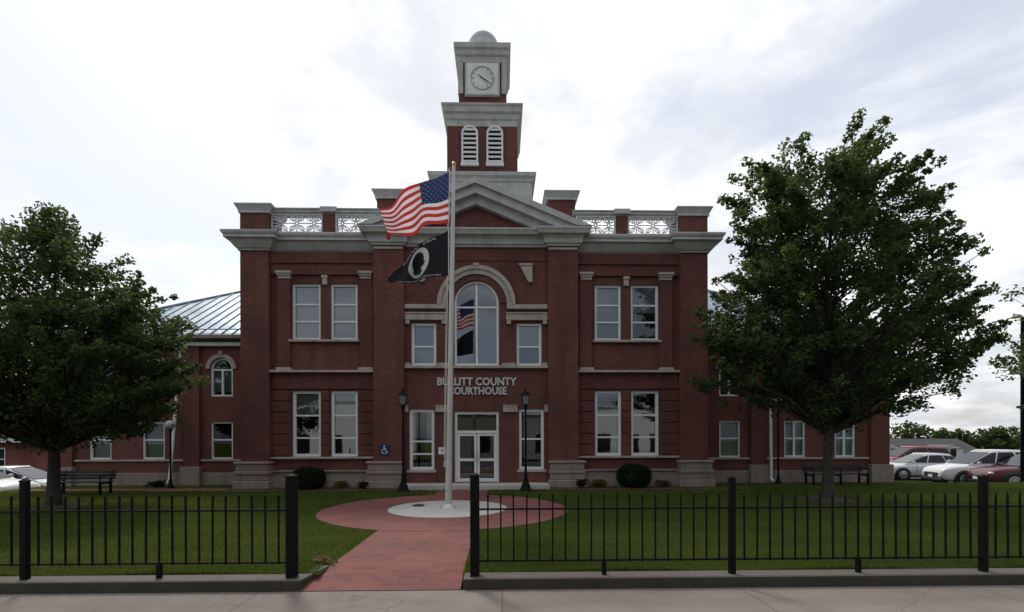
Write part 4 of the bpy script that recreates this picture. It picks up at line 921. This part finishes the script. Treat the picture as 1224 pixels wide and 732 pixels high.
globe_post('slim black lamp post with a white globe before the left wing windows', (-12.35, 18.35, .01))
globe_post('slim black lamp post beside the right wing downpipe, its top among maple leaves', (10.95, 19.0, .01), .95)

def bench(label, loc, rz, L):
    t = thing('park_bench', label, 'bench', loc, rz, 'dark benches on the lawn'); h = L / 2
    b = MB()
    for k in range(4): b.box(-h, h, -.24 + k * .12, -.24 + k * .12 + .095, .42, .455)
    b.build('seat', 'wood', t, .005)
    b = MB()
    for k in range(3):
        y = .25 + .035 * k; z = .50 + .095 * k; b.box(-h, h, y, y + .03, z, z + .085)
    b.build('backrest', 'wood', t, .005)
    for x in (-h + .15, h - .15) if L < 2 else (-h + .15, 0, h - .15):
        b = MB(); b.box(x - .03, x + .03, -.24, -.18, 0, .42); b.box(x - .03, x + .03, .22, .28, 0, .5); b.box(x - .03, x + .03, -.24, .26, .36, .418); b.tube([(x, .28, .4), (x, .36, .79)], .028, 6); b.tube([(x, -.22, .42), (x, -.22, .64), (x, .30, .64)], .025, 6); b.build('leg', 'iron_post', t)
bench('dark slatted bench behind the left maple, facing the lawn', (-13.75, 16.15, 0), R(4), 1.75)
bench('dark slatted bench behind the right maple, against the right wing', (12.85, 18.35, 0), 0, 2.4)

def area_lamp():
    t = thing('car_park_light', 'tall dark light pole with lamp heads at the right edge of the car park', 'street light', (21.3, 19.4, -.46))
    b = MB(); b.tube([(0, 0, 0), (0, 0, 7.2)], [.085, .06], 10); b.build('pole', 'iron_post', t)
    b = MB(); b.tube([(0, 0, .0), (0, 0, .35)], [.2, .2], 14); b.build('footing', 'slab', t)
    for z in (7.15, 4.85):
        b = MB(); b.tube([(0, 0, z), (-.25, -.05, z + .04)], .03, 6); b.frustum((-.62, -.16, -.18, .12), (-.55, -.2, -.12, .06), z, z + .13); b.build('lamp_head', 'alu', t)
area_lamp()

# ------------------------------------------------------------------ vehicles
def car(name, label, loc, head, L, W, H, paint, suv=False, group=None, cat='car', grille=False):
    t = thing(name, label, cat, loc, head, group); hl = L / 2; wr = .36 if suv else .32; belt = H * (.60 if suv else .62); zl = .24 if suv else .19
    hood = belt - (.03 if suv else .06); nose = hood - (.15 if suv else .18); deck = belt + (.05 if suv else .02)
    st = [(-hl, zl + .22, deck - .20, .40), (-hl + .06, zl + .10, deck - .06, .455), (-hl + .35, zl, deck, .485), (-L * .2, zl, belt + .02, .5), (L * .05, zl, belt, .5), (L * .22, zl, belt - .02, .5), (hl - .75, zl, hood, .49), (hl - .30, zl, nose + .06, .47), (hl - .07, zl + .06, nose - .06, .43), (hl, zl + .20, nose - .24, .36)]
    b = MB(); vs = []
    for x, z0, z1, w in st:
        w *= W; h = z1 - z0
        half = [(w * .80, z0), (w * .97, z0 + .07 * h), (w, z0 + .4 * h), (w * .985, z0 + .72 * h), (w * .94, z0 + .92 * h), (w * .80, z1), (w * .4, z1 + .03)]
        ring = [(x, y, z) for y, z in half] + [(x, -y, z) for y, z in half[::-1]]; vs += ring
    k = 14; b.raw(vs, [(i * k + j, i * k + (j + 1) % k, (i + 1) * k + (j + 1) % k, (i + 1) * k + j) for i in range(len(st) - 1) for j in range(k)], 0, True)
    b.face(vs[:k][::-1]); b.face(vs[-k:]); body = b.build('body', paint, t)
    sb = body.modifiers.new('s', 'SUBSURF'); sb.levels = 1; sb.render_levels = 2
    # cabin: pillars and roof in body colour, glass set proud of it
    if suv: X = (-hl + .12, -hl + .45, L * .05, L * .285)
    else: X = (-hl + .45, -hl + 1.25, L * .03, L * .28)
    wb, wt = .455 * W, .37 * W; zb = belt - .06
    Bt = [(X[0], wb * .96), (-L * .18, wb), (L * .05, wb), (X[3], wb * .95)]; Tp = [(X[1], wt * .93, H - .05), (-L * .12, wt, H), (L * .01, wt, H - .01), (X[2], wt * .95, H - .05)]
    b = MB(); V = []
    for (bx, bw), (tx, tw, tz) in zip(Bt, Tp):
        V += [(bx, bw, zb), (tx, tw, tz - .05), (tx, tw * .86, tz), (tx, -tw * .86, tz), (tx, -tw, tz - .05), (bx, -bw, zb)]
    b.raw(V, [(i * 6 + j, i * 6 + j + 1, (i + 1) * 6 + j + 1, (i + 1) * 6 + j) for i in range(3) for j in range(5)], 0, True)
    for q in (V[:6], V[-6:]): b.face([q[0], q[1], q[4], q[5]]); b.face([q[1], q[2], q[3], q[4]])
    b.build('roof', paint, t)
    def glass(name, q, m=.06, off=.022):
        q = [Vector(p) for p in q]; n = (q[1] - q[0]).cross(q[3] - q[0]).normalized(); c = sum(q, Vector()) / 4
        if n.dot(c - Vector((0, 0, H * .5))) < 0: n = -n
        P = [c + (p - c) * (1 - m * 1.6) + n * off for p in q]; g = MB(); g.face(P); g.face([p - n * .006 for p in P][::-1]); g.build(name, 'car_glass', t)
    for s in (1, -1):
        for i in range(3):
            a, bq = i, i + 1; z0 = belt + .03
            def at(j, z):
                f = (z - zb) / (Tp[j][2] - .05 - zb); return (Bt[j][0] + (Tp[j][0] - Bt[j][0]) * f, s * (Bt[j][1] + (Tp[j][1] - Bt[j][1]) * f), z)
            glass('side_window', [at(a, z0), at(bq, z0), at(bq, Tp[bq][2] - .09), at(a, Tp[a][2] - .09)])
    def end(j, z, s):
        f = (z - zb) / (Tp[j][2] - .05 - zb); return (Bt[j][0] + (Tp[j][0] - Bt[j][0]) * f, s * (Bt[j][1] + (Tp[j][1] - Bt[j][1]) * f), z)
    glass('windscreen', [end(3, belt + .0, 1), end(3, belt + .0, -1), end(3, Tp[3][2] - .07, -1), end(3, Tp[3][2] - .07, 1)], .04); glass('rear_window', [end(0, belt + .05, 1), end(0, belt + .05, -1), end(0, Tp[0][2] - .07, -1), end(0, Tp[0][2] - .07, 1)], .06)
    for x in (hl - .88, -hl + .85):
        for s in (1, -1):
            def ring(prof, mat, nm, par, yc):
                g = MB(); g.lathe(prof, (0, 0, 0), 24); g.v = [(x + a, yc + s * c, wr + bq) for a, bq, c in g.v]; return g.build(nm, mat, par)
            y0 = W * .5 - .19
            w_ = ring([(.001, 0), (wr * 1.16, 0), (wr * 1.16, .186), (wr * .98, .190), (.001, .190)], 'plastic', 'wheel', t, s * y0)
            ring([(wr * .62, .0), (wr * .97, .0), (wr, .03), (wr, .19), (wr * .96, .215), (wr * .66, .215), (wr * .62, .18)], 'rubber', 'tyre', w_, s * y0); ring([(.001, .215), (.06, .215), (.10, .20), (wr * .5, .208), (wr * .62, .212), (wr * .66, .19)], 'rim', 'rim', w_, s * y0)
    for s in (1, -1):
        b = MB(); zz = nose - .12; b.lathe([(.001, .14), (.07, .11), (.11, .03), (.12, -.04)], (0, 0, 0), 12); b.v = [(hl - .20 + c * .9, s * (W * .345) + a * 1.5, zz + bq * .75) for a, bq, c in b.v]; b.build('headlight', 'lens', t)
        b = MB(); b.box(-hl + .0, -hl + .12, min(s * .28 * W, s * .43 * W), max(s * .28 * W, s * .43 * W), deck - .30, deck - .12); b.build('tail_light', 'tail', t, .02)
        b = MB(); b.box(L * .19, L * .19 + .12, min(s * W * .49, s * W * .56), max(s * W * .49, s * W * .56), belt + .02, belt + .15); b.build('wing_mirror', paint, t, .03)
    b = MB(); b.box(hl + .016, hl + .03, -.16, .16, zl + .16, zl + .29); b.build('number_plate', 'white_sign', t)
    for s in (1, -1):
        for xs in (L * .16, -L * .08):
            b = MB(); y = s * W * .495; b.box(xs - .008, xs + .008, min(y, y + s * .008), max(y, y + s * .008), zl + .15, belt - .08); b.build('door_seam', 'plastic', t)
        b = MB(); y = s * W * .49; b.box(-L * .05, L * .0, min(y, y + s * .035), max(y, y + s * .035), belt - .17, belt - .13); b.build('door_handle', paint, t)
    b = MB(); b.box(hl - .10, hl + .015, -.27 * W, .27 * W, zl + .18, nose - .22); b.build('grille', 'plastic', t, .03)
    b = MB(); b.box(hl - .22, hl + .02, -.40 * W, .40 * W, zl + .0, zl + .14); b.box(-L * .3, L * .3, -.497 * W, .497 * W, zl - .02, zl + .10); b.build('bumper', 'plastic', t, .03)
    return t
GR = 'cars parked right of the courthouse'; H0 = R(206)
car('parked_car', 'red car parked nearest the lawn at the right edge, nose to the left', (23.75, 20.95, -.46), R(165), 4.7, 1.85, 1.66, 'paint_red', True, GR)
car('parked_suv', 'white sport utility vehicle between the dark red car and the white saloon', (23.35, 22.9, -.5), R(168), 4.7, 1.9, 1.74, 'paint_white', True, GR, 'suv')
car('parked_car', 'white low saloon car parked just right of the right wing', (22.6, 25.7, -.44), R(170), 4.5, 1.78, 1.44, 'paint_pale', False, GR)
car('parked_suv', 'bright red sport utility vehicle furthest back, beside the right wing corner', (26.9, 31.5, -.44), R(176), 4.6, 1.85, 1.70, 'paint_bright_red', True, GR, 'suv')
GL = 'cars parked left of the courthouse'
car('parked_car', 'silver saloon car parked beyond the left maple trunk', (-20.55, 21.0, -.735), R(8), 4.7, 1.8, 1.45, 'paint_silver', False, GL)
car('parked_suv', 'white vehicle at the left edge in front of the silver saloon', (-20.8, 19.05, -.735), R(3), 4.7, 1.9, 1.72, 'paint_white', True, GL, 'suv')

# ------------------------------------------------------------------ other buildings
def annex():
    t = thing('annex_building', 'low red brick building with a grey roof at the left edge behind the parked cars', 'building', (-33.5, 30, -.75))
    b = MB(); b.wall(-10, 5.8, 0, 2.5, 0, .12, [(2.85, 3.45, .75, 2.1, 0)]); b.face([(5.8, 0, 0), (5.8, 9, 0), (5.8, 9, 2.5), (5.8, 0, 2.5)]); b.build('wall', 'brick_annex', t)
    b = MB(); b.box(2.85, 2.92, .02, .1, .75, 2.1); b.box(3.38, 3.45, .02, .1, .75, 2.1); b.box(2.92, 3.38, .02, .1, 2.03, 2.1); b.box(2.78, 3.52, -.05, .1, .68, .75); b.box(2.92, 3.38, .02, .1, 1.38, 1.43); w = b.build('window', 'frame', t)
    b = MB(); b.face([(2.9, .09, .75), (3.4, .09, .75), (3.4, .09, 2.1), (2.9, .09, 2.1)]); b.build('pane', 'car_glass', w)
    b = MB(); b.box(-10.3, 6.3, -.45, -.40, 2.42, 2.68); b.box(6.25, 6.3, -.40, 9.4, 2.42, 2.68); b.box(-10.3, 6.25, -.4, 0, 2.44, 2.5); b.build('fascia', 'siding', t)
    b = MB(); b.face([(-10.3, -.47, 2.68), (6.32, -.47, 2.68), (2, 4.5, 3.7), (-10.3, 4.5, 3.7)]); b.face([(6.32, -.47, 2.68), (6.32, 9.5, 2.68), (2, 4.5, 3.7)]); b.face([(6.32, 9.5, 2.68), (-10.3, 9.5, 2.68), (-10.3, 4.5, 3.7), (2, 4.5, 3.7)]); b.build('roof', 'shingle', t)
    b = MB(); b.tube([(.9, -.38, 2.4), (.9, -.1, 2.2), (.9, -.08, .1)], .05, 8); b.build('downpipe', 'downpipe', t)
annex()
def grey_house():
    x, y = 36.2, 44.0; z0 = ground_z(x, y)
    t = thing('grey_roofed_house', 'far low house with a long grey shingle roof and white dormers behind the parked cars', 'house', (x, y, z0)); e = 1.75 - z0 - 2.0 + .0; r = 1.72 - z0
    b = MB(); b.box(-4.2, 9.5, .5, 8, 0, e); b.build('wall', 'siding', t)
    b = MB(); b.prism([(0, 0)] * 0 + [(-4.6, e), (9.9, e), (9.9, e + .12), (-4.6, e + .12)], .1, .5); b.raw([(-4.6, .0, e), (9.9, .0, e), (9.9, 4.2, r), (-4.6, 4.2, r), (9.9, 8.4, e), (-4.6, 8.4, e)], [(0, 1, 2, 3), (3, 2, 4, 5)]); b.build('roof', 'dark_shingle', t)
    for dx, w in ((.3, .9), (5.9, 1.9)):
        b = MB(); zd = e + .15; b.box(dx - w / 2, dx + w / 2, .4, 3.4, zd, zd + .95); b.prism([(dx - w / 2 - .1, zd + .95), (dx + w / 2 + .1, zd + .95), (dx, zd + 1.25)], .3, 3.4); d = b.build('dormer', 'siding', t); k = MB(); k.face([(dx - w / 2 - .16, .24, zd + .96), (dx, .24, zd + 1.27), (dx, 3.6, zd + 1.27), (dx - w / 2 - .16, 3.6, zd + .96)]); k.face([(dx + w / 2 + .16, .24, zd + .96), (dx + w / 2 + .16, 3.6, zd + .96), (dx, 3.6, zd + 1.27), (dx, .24, zd + 1.27)]); k.build('dormer_roof', 'shingle', d)
        b = MB(); b.box(dx - .27, dx + .27, .36, .398, zd + .15, zd + .85); b.build('window', 'car_glass', d)
    b = MB(); b.box(-3.9, -3.0, 4.5, 5.3, r - .6, r + .5); b.build('chimney', 'shingle', t)
grey_house()
def across_street():
    # the opposite side of the street, which the courthouse windows mirror
    for i, (x0, x1, h, mat, lab) in enumerate(((-26, -9, 6.0, 'siding', 'pale two storey shop building across the street, left'), (-7, 6, 4.6, 'tan_wall', 'tan shop building across the street, middle'), (9, 24, 5.4, 'siding', 'pale shop building across the street, right'))):
        t = thing('shop_building', lab, 'building', ((x0 + x1) / 2, -14, -.3)); w = (x1 - x0) / 2
        b = MB(); b.box(-w, w, -8, 0, 0, h); b.build('wall', mat, t)
        b = MB(); b.box(-w - .2, w + .2, -8.2, .2, h, h + .25); b.build('cornice', 'trim', t)
        n = int(w * 2 / 3)
        for k in range(n):
            xc = -w + (k + .5) * 2 * w / n; b = MB(); b.box(xc - .9, xc + .9, .004, .06, .7, 2.6); b.build('window', 'car_glass', t)
across_street()
